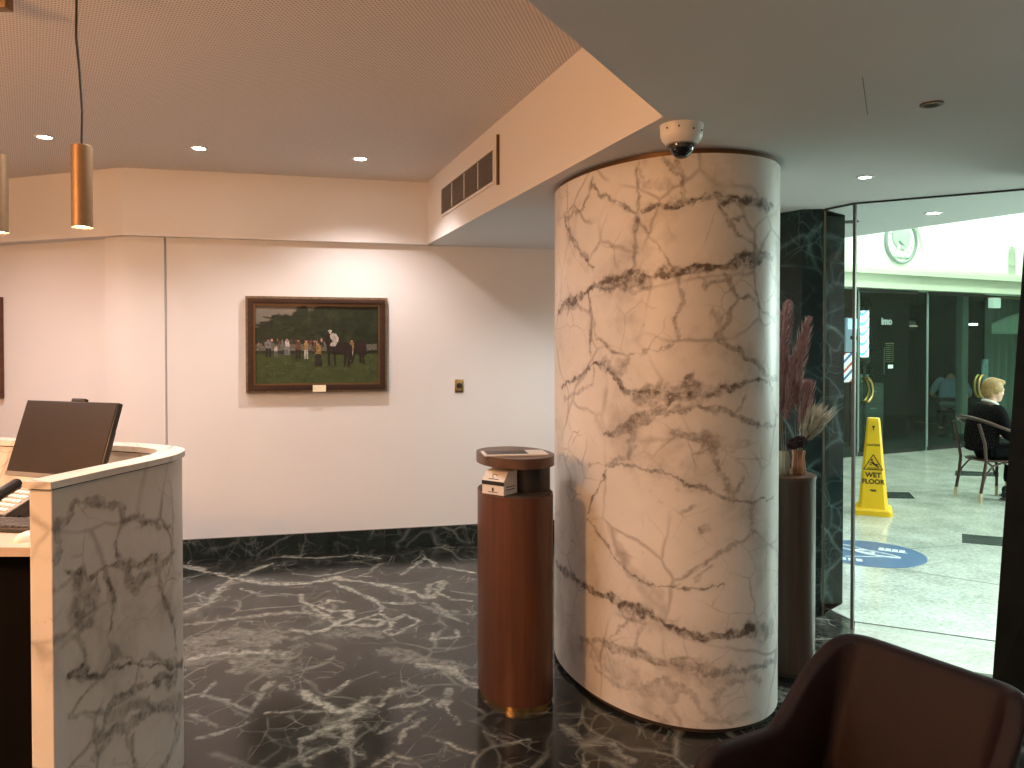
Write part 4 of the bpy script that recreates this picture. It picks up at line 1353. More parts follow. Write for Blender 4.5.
def dark_head(base, c, label, seed):
    rr = random.Random(seed)
    t = thing('dried_flower_head', label, 'dried flower', base, group='dark dried flower heads')
    C = Vector(c) - Vector(base)
    MB().tube([(0, 0, 0), tuple(C * .6 + Vector((.004, 0, 0))), tuple(C)], .002, 6).build('stem', M['stem'], t)
    mb = MB()
    for k in range(70):
        v = Vector((rr.gauss(0, 1), rr.gauss(0, 1), rr.gauss(0, 1))).normalized()
        mb.ball(C + v * .030 * rr.uniform(.5, 1), .0065, seg=8)
    mb.build('florets', M['darkflower'], t)
dark_head((1.325, 3.79, za), (1.345, 3.74, 1.115), 'dark burgundy dried flower head over the pale ribbed vase', 1)
dark_head((1.395, 3.79, za), (1.388, 3.745, 1.125), 'dark burgundy dried flower head over the copper vase', 2)

# ================================================================== ARCADE: CONE, FLOOR STICKER
def cone():
    c = (3.44, 7.41); rz = -math.atan2(c[0], c[1])
    t = thing('wet_floor_cone', 'tall yellow wet floor caution cone standing on the pale arcade floor', 'safety cone', (*c, 0), rz)
    def ringp(hw, z, r):
        return [(hw * sx + dx, hw * sy + dy, z) for sx, sy, dx, dy in ((-1, -1, r, 0), (1, -1, -r, 0), (1, -1, 0, r), (1, 1, 0, -r), (1, 1, -r, 0), (-1, 1, r, 0), (-1, 1, 0, -r), (-1, -1, 0, r))]
    L = [(.165, 0, .02), (.165, .045, .02), (.150, .062, .03), (.132, .066, .03), (.128, .09, .03), (.058, .88, .016), (.052, .905, .016), (.040, .908, .012)]
    mb = MB()
    mb.grid(lambda i, j: ringp(*L[j])[i], 8, len(L), closed_u=True)
    b2 = bmesh.new(); b2.faces.new([b2.verts.new(p) for p in ringp(*L[-1])]); mb._merge(b2)
    cb0 = mb.build('body', M['yellow'], t, smooth=False)
    sl = math.atan2(.128 - .058, .88 - .09)
    face = lambda z: Matrix.Translation((0, -(.128 - (z - .09) * (.070 / .79)) - .0012, z)) @ Matrix.Rotation(PI / 2 - sl, 4, 'X')
    for word, size, z in (('WET', .062, .375), ('FLOOR', .060, .313), ('CAUTION', .024, .655)):
        MB().text(word, size, face(z)).build('word', M['ink'], cb0, smooth=False)
    pg = MB(); f = face(.475)
    def bar(a, b, r=.0045): pg.tube([(a[0], a[1], .001), (b[0], b[1], .001)], r, 6, mtx=f)
    T = [(-.082, -.048), (.082, -.048), (0, .092)]
    for i in range(3): bar(T[i], T[(i + 1) % 3], .004)
    pg.ball((-.012, .040, .001), (.010, .010, .002), mtx=f, seg=10)
    bar((-.008, .026), (.014, -.004), .008); bar((.014, -.004), (.040, .004), .006); bar((.014, -.004), (.046, -.022), .006)
    bar((-.004, .022), (-.034, .012), .004); bar((0, .014), (-.030, -.010), .004); bar((-.050, -.034), (.050, -.034), .003)
    pg.build('pictogram', M['ink'], cb0, smooth=False)
    tp = MB(); f = face(.815)
    tp.tube([(0, -.022, .001), (0, .006, .001)], .004, 6, mtx=f); tp.ball((0, .014, .001), (.013, .009, .002), mtx=f, seg=10)
    tp.build('symbol', M['ink'], cb0, smooth=False)
    f = face(.235)
    MB().box((0, 0, .0005), (.052, .012, .001), mtx=f).build('text_line', M['ink'], cb0, smooth=False)
    MB().box((.008, -.012, .0005), (.040, .003, .001), mtx=f).build('text_line', M['ink'], cb0, smooth=False)
cone()

def sticker():
    t = thing('floor_sticker', 'round blue distancing sticker with white footprints on the arcade floor', 'floor sticker', (2.73, 5.95, 0), math.radians(-25))
    MB().lathe([(.40, .0005), (.40, .0022), (.001, .0022)], n=72).build('disc', M['blue'], t, smooth=False)
    mk = MB()
    def foot(cx, cy, rot, s=1.0):
        pts = []
        for i in range(40):
            a = 2 * PI * i / 40
            r = .12 * s * (1 + .08 * math.cos(2 * a))
            x = .42 * r * math.sin(a) * (1 + .22 * math.cos(a)); y = r * math.cos(a)
            pts.append((cx + x * math.cos(rot) - y * math.sin(rot), cy + x * math.sin(rot) + y * math.cos(rot), .0028))
        mk.tube(pts, .0085, 5, closed=True, mtx=Matrix.Diagonal((1, 1, 1, 1)))
    foot(.06, -.01, 1.25, 1.25); foot(-.10, .08, 1.0, 1.25)
    for i in range(4):
        mk.box((.09 + i * .048, .175 - i * .006, .0028), (.038, .075, .001), rz=-.12)
    mk.box((.17, .125, .0028), (.20, .018, .001), rz=-.12)
    for i in range(3):
        mk.box((-.17 + i * .055, -.25, .0028), (.040, .075, .001), rz=.1)
    mk.box((-.02, -.12, .0028), (.30, .014, .001), rz=.35)
    mk.build('footprint_print', M['vinylwhite'], t, smooth=False)
sticker()

# ================================================================== SHOPFRONT ACROSS THE ARCADE
S0 = Vector((4.738, 11.127)); SD = Vector((2.543, 1.235)).normalized(); SN = Vector((SD.y, -SD.x))
def shop_at(px):                        # how far along the shopfront a sight line from the hall meets it
    k = (px - 512) / 780.0
    return (k * S0.y - S0.x) / (SD.x - k * SD.y)
SM = Matrix.Identity(4)
SM.col[0][:3] = (SD.x, SD.y, 0); SM.col[1][:3] = (-SN.x, -SN.y, 0); SM.col[2][:3] = (0, 0, 1)
SM.translation = (S0.x, S0.y, 0)
HD = 2.43
struct(MB().box((2.6, .10, (HD + 5.3) / 2), (12.2, .2, 5.3 - HD), mtx=SM).build('wall_lunette', M['lunette'], smooth=False))
co = MB()
co.box((2.6, -.06, HD + .10), (12.2, .16, .20), mtx=SM); co.box((2.6, -.09, HD + .235), (12.2, .22, .07), mtx=SM); co.box((2.6, -.05, HD + .30), (12.2, .12, .06), mtx=SM)
struct(co.build('trim_10', M['cornice'], smooth=False))
ar = MB()
def arc(r, w, cx, cz, a0, a1, y0, y1):
    k = 40
    for i in range(k):
        a, b = a0 + (a1 - a0) * i / k, a0 + (a1 - a0) * (i + 1) / k
        v = [(cx + q * math.cos(s), y, cz + q * math.sin(s)) for q in (r, r + w) for s in (a, b) for y in (y0, y1)]
        ar._merge(_hexa(v), SM)
def _hexa(v):
    b = bmesh.new()
    bmesh.ops.convex_hull(b, input=[b.verts.new(p) for p in v])
    return b
arc(1.25, .05, .40, 2.74, .05, PI - .05, -.05, .0)
struct(ar.build('trim_11', M['lunette'], smooth=False))
sn = shop_at(1011)
ni = MB(); ni.prism([(-.105, 0), (.105, 0), (.105, .36), (.08, .43), (.03, .47), (-.03, .47), (-.08, .43), (-.105, .36)], -.05, .0, mtx=SM @ Matrix.Translation((sn, -.0, HD + .33)) @ Matrix.Rotation(PI / 2, 4, 'X'))
struct(ni.build('trim_12', M['cornice'], smooth=False))

md_ = shop_at(899)
t = thing('wall_medallion', 'round pale green relief medallion on the bright wall above the shop doors', 'medallion')
t.matrix_world = SM @ Matrix.Translation((md_, -.001, 3.16)) @ Matrix.Rotation(PI / 2, 4, 'X')
frm = simple('grey_green_metal_ring', (.26, .32, .30), .4, .3)
MB().tube([(.325 * math.cos(a), .325 * math.sin(a), .02) for a in [2 * PI * i / 64 for i in range(64)]], .026, 8, closed=True).build('rim', frm, t)
MB().lathe([(.315, 0), (.315, .014), (.001, .014)], n=64).build('disc', M['lunette'], t, smooth=False)
rel = MB()
rel.prism([(-.16, -.24), (-.10, -.10), (-.18, -.02), (-.20, .10), (-.12, .20), (.0, .24), (.14, .20), (.20, .08), (.17, -.06), (.06, -.14), (-.02, -.12), (.02, -.04), (-.06, .0), (-.10, -.12)], .012, .035)
rel.prism([(-.20, -.255), (.20, -.255), (.20, -.235), (-.20, -.235)], .012, .03)
rel.prism([(-.05, -.01), (.05, -.08), (.06, -.06), (-.03, .02)], .03, .045)
rel.build('relief', simple('green_relief', (.42, .55, .44), .5), t, smooth=False)
tkm = simple('green_tick', (.45, .56, .48), .5)
for k in range(16):
    a = 2 * PI * k / 16
    MB().box((.25 * math.cos(a), .25 * math.sin(a), .016), (.045, .018, .012), rz=a).build('tick', tkm, t, smooth=False)

def glass_door(n, p0, p1, handle_at, label):
    a, b = shop_at(p0), shop_at(p1)
    t = thing('door_%d' % n, label, 'glass door', tuple(SM @ Vector(((a + b) / 2, 0, 0))), math.atan2(SD.y, SD.x), kind='structure')
    w = b - a
    MB().box((0, 0, 1.215), (w - .012, .012, 2.41)).build('pane', M['shopglass'], t, smooth=False)
    e = 1 if handle_at == p0 else -1
    MB().box((e * (w / 2 - .010), 0, 1.215), (.028, .016, 2.41)).build('edge', M['shopedge'], t, smooth=False)
    MB().box((0, 0, 2.40), (w - .012, .03, .05)).build('top_rail', M['channel'], t, smooth=False)
    MB().box((0, 0, .03), (w - .012, .03, .06)).build('bottom_rail', M['channel'], t, smooth=False)
    hx = shop_at(handle_at) - (a + b) / 2
    sg = 1 if handle_at < (p0 + p1) / 2 else -1
    for y in (-1, 1):
        pts = [(hx + sg * .115 * math.cos(q) - sg * .06, y * .036, .955 + .172 * math.sin(q)) for q in [-PI / 2 + PI * i / 20 for i in range(21)]]
        mb = MB(); mb.tube(pts, .021, 10)
        for z in (.785, 1.125):
            mb.tube([(hx - sg * .06, 0, z), (hx - sg * .06, y * .036, z)], .014, 8)
        mb.build('handle', M['brass'], t)
    return t
glass_door(1, 858, 917, 868, 'clear shop door with a brass crescent handle facing the cone')
glass_door(2, 927, 984, 979, 'clear shop door with a brass crescent handle behind the seated man')
def fixed(n, p0, p1):
    a, b = shop_at(p0), shop_at(p1)
    t = thing('window_%d' % n, 'clear fixed shop glass', 'shop window', tuple(SM @ Vector(((a + b) / 2, 0, 0))), math.atan2(SD.y, SD.x), kind='structure')
    w = b - a
    MB().box((0, 0, 1.215), (w - .006, .012, 2.43)).build('pane', M['shopglass'], t, smooth=False)
    MB().box((w / 2 - .006, 0, 1.215), (.012, .016, 2.43)).build('edge', M['shopedge'], t, smooth=False)
fixed(2, 770, 858); fixed(3, 917, 927); fixed(4, 984, 1190)

# shop lining
struct(MB().box((2.6, 4.4, 1.3), (12.2, .12, 2.6), mtx=SM).build('wall_shop', M['shopdark'], smooth=False))
struct(MB().box((2.6, 2.35, 2.52), (12.2, 4.3, .10), mtx=SM).build('ceiling_shop', M['shopdark'], smooth=False))
struct(MB().box((-2.2, 2.3, 1.25), (.12, 4.2, 2.5), mtx=SM).build('wall_shop_side', M['shopdark'], smooth=False))
struct(MB().box((5.9, 2.3, 1.25), (.12, 4.2, 2.5), mtx=SM).build('wall_shop_end', M['shopdark'], smooth=False))

def in_shop(px, z, dep):
    """point in the shop on a sight line, dep metres behind the shopfront"""
    k = (px - 512) / 780.0
    a = S0 - SN * dep
    s = (k * a.y - a.x) / (SD.x - k * SD.y)
    return SM @ Vector((s, dep, z))
RZ = math.atan2(SD.y, SD.x)
def zpix(py, y):
    return 1.58 + (347 - py) * y / 780.0

p = in_shop(888, 0, 1.4)
pb = thing('partition_panel', 'dark free standing panel carrying the price list inside the shop', 'panel', tuple(p), RZ)
MB().box((.0, .0, 1.2), (1.0, .06, 2.4)).build('board', M['shopdark'], pb, smooth=False)
mbd = thing('price_board', 'small gilt lettered price list with a white card on the dark shop panel', 'price list', (p.x, p.y, zpix(355, p.y)), RZ)
g = MB()
g.box((0, -.036, .20), (.215, .006, .02))
rr = random.Random(5)
for r in range(9):
    z = .16 - r * .034
    g.box((-.035, -.036, z), (.11 + .03 * rr.random(), .005, .011)); g.box((.075, -.036, z), (.035, .005, .011))
g.build('gilt_lines', simple('dull_gilt', (.40, .40, .27), .4), mbd, smooth=False)
MB().box((.02, -.037, -.20), (.12, .006, .065)).build('card', emit('glowing_white_card', (.75, .82, .78), .5), mbd, smooth=False)  # the card's brightness is a glow put into its material
MB().box((-.14, -.036, -.10), (.012, .006, .46)).build('edge_bar', M['shopedge'], mbd, smooth=False)
q = in_shop(886, 0, 1.3)
sg = thing('shop_sign', 'small white lettering lit on the dark panel above the price list', 'sign', (q.x, q.y, zpix(321.5, q.y)), RZ)
MB().text('imo', .17, Matrix.Translation((0, -.01, 0)) @ Matrix.Rotation(PI / 2, 4, 'X'), depth=.004).build('letters', emit('lit_white_letters', (.60, .68, .64), .25), sg, smooth=False)
q = in_shop(905, 0, 2.6)
sb = thing('shelf_display', 'faint pale lit shelf beside the white lettering inside the shop', 'shelf', (q.x, q.y, zpix(326, q.y)), RZ)
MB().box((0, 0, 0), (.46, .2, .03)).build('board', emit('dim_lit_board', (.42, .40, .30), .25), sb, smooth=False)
MB().box((.16, 0, .06), (.16, .12, .09)).build('box', M['valance'], sb, smooth=False)
MB().box((-.06, 0, .06), (.18, .12, .09)).build('tray', simple('teal_tray', (.12, .24, .25), .5), sb, smooth=False)

# barber pole and striped poster
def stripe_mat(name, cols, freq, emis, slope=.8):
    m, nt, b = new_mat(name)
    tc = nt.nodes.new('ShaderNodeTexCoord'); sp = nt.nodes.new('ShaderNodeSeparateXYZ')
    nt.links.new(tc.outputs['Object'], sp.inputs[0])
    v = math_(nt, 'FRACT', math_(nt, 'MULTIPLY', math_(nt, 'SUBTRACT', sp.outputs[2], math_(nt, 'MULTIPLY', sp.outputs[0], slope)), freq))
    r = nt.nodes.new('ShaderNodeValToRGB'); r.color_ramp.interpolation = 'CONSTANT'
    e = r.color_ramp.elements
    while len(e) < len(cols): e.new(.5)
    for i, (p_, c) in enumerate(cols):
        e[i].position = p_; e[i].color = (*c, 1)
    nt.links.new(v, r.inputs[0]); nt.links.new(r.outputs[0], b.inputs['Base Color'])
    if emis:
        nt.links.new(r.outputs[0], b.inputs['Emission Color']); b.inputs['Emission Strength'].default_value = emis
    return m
q = in_shop(864.5, 0, .5)
z0, z1 = zpix(357, q.y), zpix(311, q.y)
bp = thing('barber_pole', 'lit barber pole with blue and white spiral stripes inside the shop glass', 'barber pole', (q.x, q.y, z0), RZ)
MB().lathe([(.060, 0), (.060, z1 - z0)], n=32).build('cylinder', stripe_mat('lit_barber_stripes', [(0, (.9, .92, 1)), (.42, (.85, .60, .66)), (.52, (.9, .95, 1)), (.66, (.10, .36, .85))], 6.5, 1.5, 1.5), bp)
MB().lathe([(.02, z1 - z0 + .10), (.06, z1 - z0 + .07), (.085, z1 - z0 + .03), (.085, z1 - z0)], n=24).build('cap', M['channel'], bp)
MB().lathe([(.085, 0), (.085, -.05), (.05, -.12), (.02, -.14)], n=24).build('foot', M['channel'], bp)
MB().box((0, .14, .3), (.06, .2, .06)).build('bracket', M['channel'], bp)
MB().lathe([(.11, -z0), (.11, -z0 + .02), (.022, -z0 + .03), (.022, -.12)], n=20).build('post', M['channel'], bp)
q = in_shop(848.5, 0, .35)
z0, z1 = zpix(382, q.y), zpix(353, q.y)
wp = thing('striped_poster', 'poster of red, white and blue diagonal stripes low behind the shop glass', 'poster', (q.x, q.y, z0), RZ)
MB().box((0, 0, (z1 - z0) / 2), (.22, .02, z1 - z0)).build('sheet', stripe_mat('red_white_blue_stripes', [(0, (.80, .80, .82)), (.36, (.07, .10, .28)), (.56, (.80, .80, .80)), (.80, (.45, .05, .05))], 3.8, .35, .8), wp, smooth=False)  # stripes are given a faint glow of their own
q = in_shop(852, 0, .9)
z0, z1 = zpix(352, q.y), zpix(318, q.y)
lp = thing('lit_panel', 'pale blue lit window panel behind the glass joint beside the barber pole', 'panel', (q.x, q.y, z0), RZ)
MB().box((0, 0, (z1 - z0) / 2), (.30, .03, z1 - z0)).build('panel', emit('dim_blue_panel', (.26, .34, .42), .25), lp, smooth=False)
MB().box((0.02, -.02, (z1 - z0) * .82), (.26, .012, (z1 - z0) * .3)).build('lit_top', emit('lit_blue_panel', (.38, .66, .95), .8), lp, smooth=False)
MB().box((0, .01, -z0 / 2), (.05, .03, z0)).build('post', M['channel'], lp, smooth=False)
MB().box((0, .01, -z0 + .01), (.26, .22, .02)).build('base', M['channel'], lp, smooth=False)
q = in_shop(862, 0, 1.1)
cb = thing('shop_cabinet', 'low grey cabinet behind the glass below the barber pole', 'cabinet', (q.x, q.y, 0), RZ)
MB().box((0, 0, .5), (.55, .4, .98), bev=.01).build('body', simple('grey_cabinet', (.07, .09, .09), .5), cb)
for z in (.25, .52, .80):
    dr = MB().box((0, -.205, z), (.50, .012, .24)).build('drawer', simple('grey_drawer_front', (.09, .11, .11), .5), cb, smooth=False)
    MB().box((0, -.217, z + .06), (.16, .014, .02)).build('handle', M['shopedge'], dr, smooth=False)
tag(MB().box((0, 0, .07), (.2, .12, .14), bev=.006).build('tissue_box', M['valance']), 'pale box on top of the low grey cabinet behind the glass', 'box')
bpy.data.objects['tissue_box'].location = (q.x, q.y, .992); bpy.data.objects['tissue_box'].rotation_euler = (0, 0, RZ)

# curtains on the far side
def curtain():
    a, b = (SM.inverted() @ in_shop(986, 0, .5)).x, (SM.inverted() @ in_shop(1085, 0, .5)).x
    t = thing('curtain', 'pale green pleated curtain hanging inside the shop window', 'curtain', tuple(SM @ Vector(((a + b) / 2, .5, 0))), RZ)
    w = b - a
    def f(i, j):
        x = -w / 2 + w * i / 200
        return (x, .045 * math.sin(x * 34 + .6 * math.sin(x * 9)) , .05 + 2.36 * j / 8)
    mb = MB(); mb.grid(f, 201, 9)
    o = mb.build('drape', M['curtain'], t, angle=80)
    mod = o.modifiers.new('thick', 'SOLIDIFY'); mod.thickness = .006
    MB().tube([(-w / 2, 0, 2.43), (w / 2 + .1, 0, 2.43)], .018, 10).build('rail', M['brass'], t)
    v = MB()
    def g(i, j):
        x = -w / 2 + .02 + (w * .62) * i / 60
        top = 1.98 + .22 * math.sin(min(1, i / 36) * PI / 2)
        return (x, -.09 - .012 * math.sin(x * 50), 1.80 + (top - 1.80) * j / 6)
    v.grid(g, 61, 7)
    v.build('swag', M['valance'], t, angle=80).modifiers.new('thick', 'SOLIDIFY').thickness = .008
curtain()
q = in_shop(994, 0, .25)
hl = thing('hanging_light', 'square pale lantern hanging at the top of the shop window', 'lamp', (q.x, q.y, zpix(303, q.y)), RZ)
MB().box((0, 0, 0), (.20, .10, .17), bev=.015).build('shade', emit('pale_lantern', (.55, .66, .58), .35), hl)
MB().tube([(0, 0, .08), (0, 0, .2)], .008, 6).build('rod', M['channel'], hl)
q = in_shop(973, 0, 1.2)
tl = thing('linear_lamp', 'short bright bar lamp glowing behind the second shop door', 'lamp', (q.x, q.y, zpix(324.5, q.y)), RZ)
MB().box((0, 0, 0), (.17, .06, .035)).build('diffuser', emit('bright_bar', (.9, 1.0, .95), 1.6), tl, smooth=False)
MB().box((0, 0, .03), (.19, .08, .025)).build('housing', M['channel'], tl, smooth=False)
q = in_shop(985, 0, .3)
st = thing('poster_stand', 'narrow bluish poster stand behind the glass beside the brass handle', 'poster stand', (q.x, q.y, 0), RZ)
MB().box((0, 0, 1.05), (.14, .03, .66)).build('poster', simple('bluish_poster', (.14, .22, .25), .4, var=.7, vscale=9), st, smooth=False)
MB().tube([(0, .02, 0), (0, .02, .75)], .014, 8).build('pole', M['channel'], st)
MB().box((0, .02, .01), (.24, .2, .02)).build('base', M['channel'], st, smooth=False)
q = in_shop(962, 0, .6)
pl = thing('pilaster', 'grey upright pilaster between the shop and the curtain', 'pilaster', (q.x, q.y, 0), RZ)
MB().box((0, 0, 1.23), (.16, .12, 2.46), bev=.008).build('shaft', simple('grey_green_pilaster', (.10, .13, .12), .5), pl)
MB().box((0, 0, .06), (.20, .16, .12), bev=.01).build('foot', M['channel'], pl)

# ================================================================== PEOPLE
def figure(mb_parts, name, mat, parent, voxel=.008, smooth_it=2):
    """joints grown into one skin: mb_parts is a list of (points, edges, radii)"""
    b_all = bmesh.new()
    for pts, edges, rad in mb_parts:
        me = bpy.data.meshes.new('skel')
        me.from_pydata([tuple(p) for p in pts], edges, [])
        o = bpy.data.objects.new('skel', me); COL.objects.link(o)
        md = o.modifiers.new('skin', 'SKIN')
        md.use_smooth_shade = True
        sv = me.skin_vertices[0].data
        for i, r in enumerate(rad):
            sv[i].radius = (r, r) if not isinstance(r, tuple) else r
            sv[i].use_root = (i == 0)
        ss = o.modifiers.new('sub', 'SUBSURF'); ss.levels = 2; ss.render_levels = 2
        dg = bpy.context.evaluated_depsgraph_get()
        m2 = bpy.data.meshes.new_from_object(o.evaluated_get(dg))
        b_all.from_mesh(m2)
        bpy.data.objects.remove(o); bpy.data.meshes.remove(me); bpy.data.meshes.remove(m2)
    return b_all

def finish(b_all, name, mat, parent, voxel):
    me = bpy.data.meshes.new(name); b_all.to_mesh(me); b_all.free()
    o = bpy.data.objects.new(name, me); COL.objects.link(o)
    if voxel:
        rm = o.modifiers.new('remesh', 'REMESH'); rm.mode = 'VOXEL'; rm.voxel_size = voxel
        sm = o.modifiers.new('smooth', 'SMOOTH'); sm.iterations = 3; sm.factor = .4
        dg = bpy.context.evaluated_depsgraph_get()
        m2 = bpy.data.meshes.new_from_object(o.evaluated_get(dg))
        o.modifiers.clear(); old = o.data; o.data = m2; bpy.data.meshes.remove(old); m2.name = name
    o.data.polygons.foreach_set('use_smooth', [True] * len(o.data.polygons))
    o.data.materials.clear(); o.data.materials.append(mat)
    if parent is not None:
        o.parent = parent
    return o

def add_ball(b, c, r, mtx=None):
    k = bmesh.new(); bmesh.ops.create_uvsphere(k, u_segments=20, v_segments=14, radius=1)
    t = Matrix.Translation(c) @ Matrix.Diagonal((*r, 1))
    k.transform(mtx @ t if mtx is not None else t)
    me = bpy.data.meshes.new('b'); k.to_mesh(me); k.free(); b.from_mesh(me); bpy.data.meshes.remove(me)

def chain(pts, rad):
    return (pts, [(i, i + 1) for i in range(len(pts) - 1)], rad)

def hand(wrist, direction, palm_n, thumb_side, curl=.5, s=1.0):
    """palm and five bent fingers; direction points along the fingers, palm_n out of the palm"""
    W = Vector(wrist); d = Vector(direction).normalized(); n = Vector(palm_n).normalized(); n = (n - d * n.dot(d)).normalized()
    side = d.cross(n) * thumb_side
    out = [chain([W, W + d * .045 * s, W + d * .085 * s], [(.024 * s, .016 * s)] * 3)]
    for k, ln in enumerate((.068, .078, .073, .058)):
        off = side * (.029 - .019 * k) * s
        p0 = W + d * .075 * s + off
        p1 = W + d * .098 * s + off
        a = curl
        p2 = p1 + (d * math.cos(a) + n * math.sin(a)) * ln * .5 * s
        p3 = p2 + (d * math.cos(2 * a) + n * math.sin(2 * a)) * ln * .5 * s
        out.append(chain([p0, p1, p2, p3], [.009 * s, .009 * s, .008 * s, .007 * s]))
    t0 = W + d * .025 * s + side * .022 * s
    t1 = t0 + (d * .6 + side * .7 + n * .25).normalized() * .036 * s
    t2 = t1 + (d * .85 + side * .25 + n * .4).normalized() * .032 * s
    out.append(chain([t0, t1, t2], [.011 * s, .010 * s, .008 * s]))
    return out

def head(b, c, fwd, scale=1.0, tilt=0.0):
    """skull, jaw, nose, eyes sockets, mouth and ears; fwd is the direction the face looks"""
    f = Vector((fwd[0], fwd[1], 0)).normalized()
    m = Matrix.Identity(4)
    m.col[0][:3] = f; m.col[1][:3] = (-f.y, f.x, 0); m.col[2][:3] = (0, 0, 1)
    m.translation = c
    m = m @ Matrix.Rotation(tilt, 4, 'Y') @ Matrix.Diagonal((scale, scale, scale, 1))
    add_ball(b, (-.012, 0, .03), (.098, .078, .092), m)
    add_ball(b, (.028, 0, -.035), (.062, .058, .078), m)
    add_ball(b, (.060, 0, -.082), (.028, .030, .024), m)
    add_ball(b, (.094, 0, -.012), (.017, .012, .026), m); add_ball(b, (.104, 0, -.024), (.011, .014, .010), m)
    add_ball(b, (.080, 0, .022), (.014, .050, .011), m)
    add_ball(b, (.083, 0, -.055), (.012, .024, .006), m); add_ball(b, (.082, 0, -.065), (.012, .021, .006), m)
    for s in (-1, 1):
        add_ball(b, (.078, s * .030, .006), (.010, .014, .009), m)
        add_ball(b, (-.002, s * .078, -.006), (.016, .008, .030), m)
        add_ball(b, (.058, s * .044, -.022), (.022, .016, .018), m)
    return m

def cafe_chair(loc, rz, label):
    t = thing('bentwood_armchair', label, 'chair', loc, rz)
    # local +x is forward
    def seat(i, j):
        a = 2 * PI * i / 48; k = (0, .6, .96, 1, .97, .6, 0)[j]; z = (.425, .425, .428, .420, .410, .408, .408)[j]
        return (.225 * math.copysign(abs(math.cos(a)) ** .8, math.cos(a)) * k, .225 * math.copysign(abs(math.sin(a)) ** .8, math.sin(a)) * k, z)
    MB().grid(seat, 48, 7, closed_u=True).build('seat', M['rattan'], t)
    for s in (-1, 1):
        mb = MB(); mb.tube([(.20, s * .19, .09), (.205, s * .195, .30), (.20, s * .215, .42), (.20, s * .255, .54), (.215, s * .275, .655)], .015, 10)
        lf = mb.build('leg', M['rattan'], t)
        mb = MB(); mb.tube([(-.245, s * .195, .09), (-.215, s * .195, .26), (-.195, s * .20, .42), (-.22, s * .215, .60), (-.275, s * .20, .80)], .016, 10)
        lr = mb.build('leg', M['rattan'], t)
        for x, y, lg in ((.20, .19, lf), (-.247, .195, lr)):
            MB().lathe([(.014, 0), (.017, .095)], c=(x, s * y, 0), n=12).build('leg_tip', M['cream'], lg)
        mb = MB(); mb.tube([(.20, s * .195, .17), (.16, s * .196, .30), (.06, s * .197, .385), (-.02, s * .197, .40), (-.11, s * .197, .375), (-.19, s * .196, .29), (-.225, s * .195, .17)], .010, 8)
        mb.build('brace', M['rattan'], t)
    hoop = catmull([(.26, .275, .645), (.10, .285, .70), (-.10, .27, .775), (-.24, .19, .835), (-.295, .0, .86), (-.24, -.19, .835), (-.10, -.27, .775), (.10, -.285, .70), (.26, -.275, .645)], 6)
    MB().tube(hoop, .017, 10).build('arm_hoop', M['rattan'], t)
    return t

CH = Vector((4.985, 8.10, 0))
cafe_chair(tuple(CH), math.radians(4), 'dark bentwood armchair with pale leg tips under the man in the black suit')

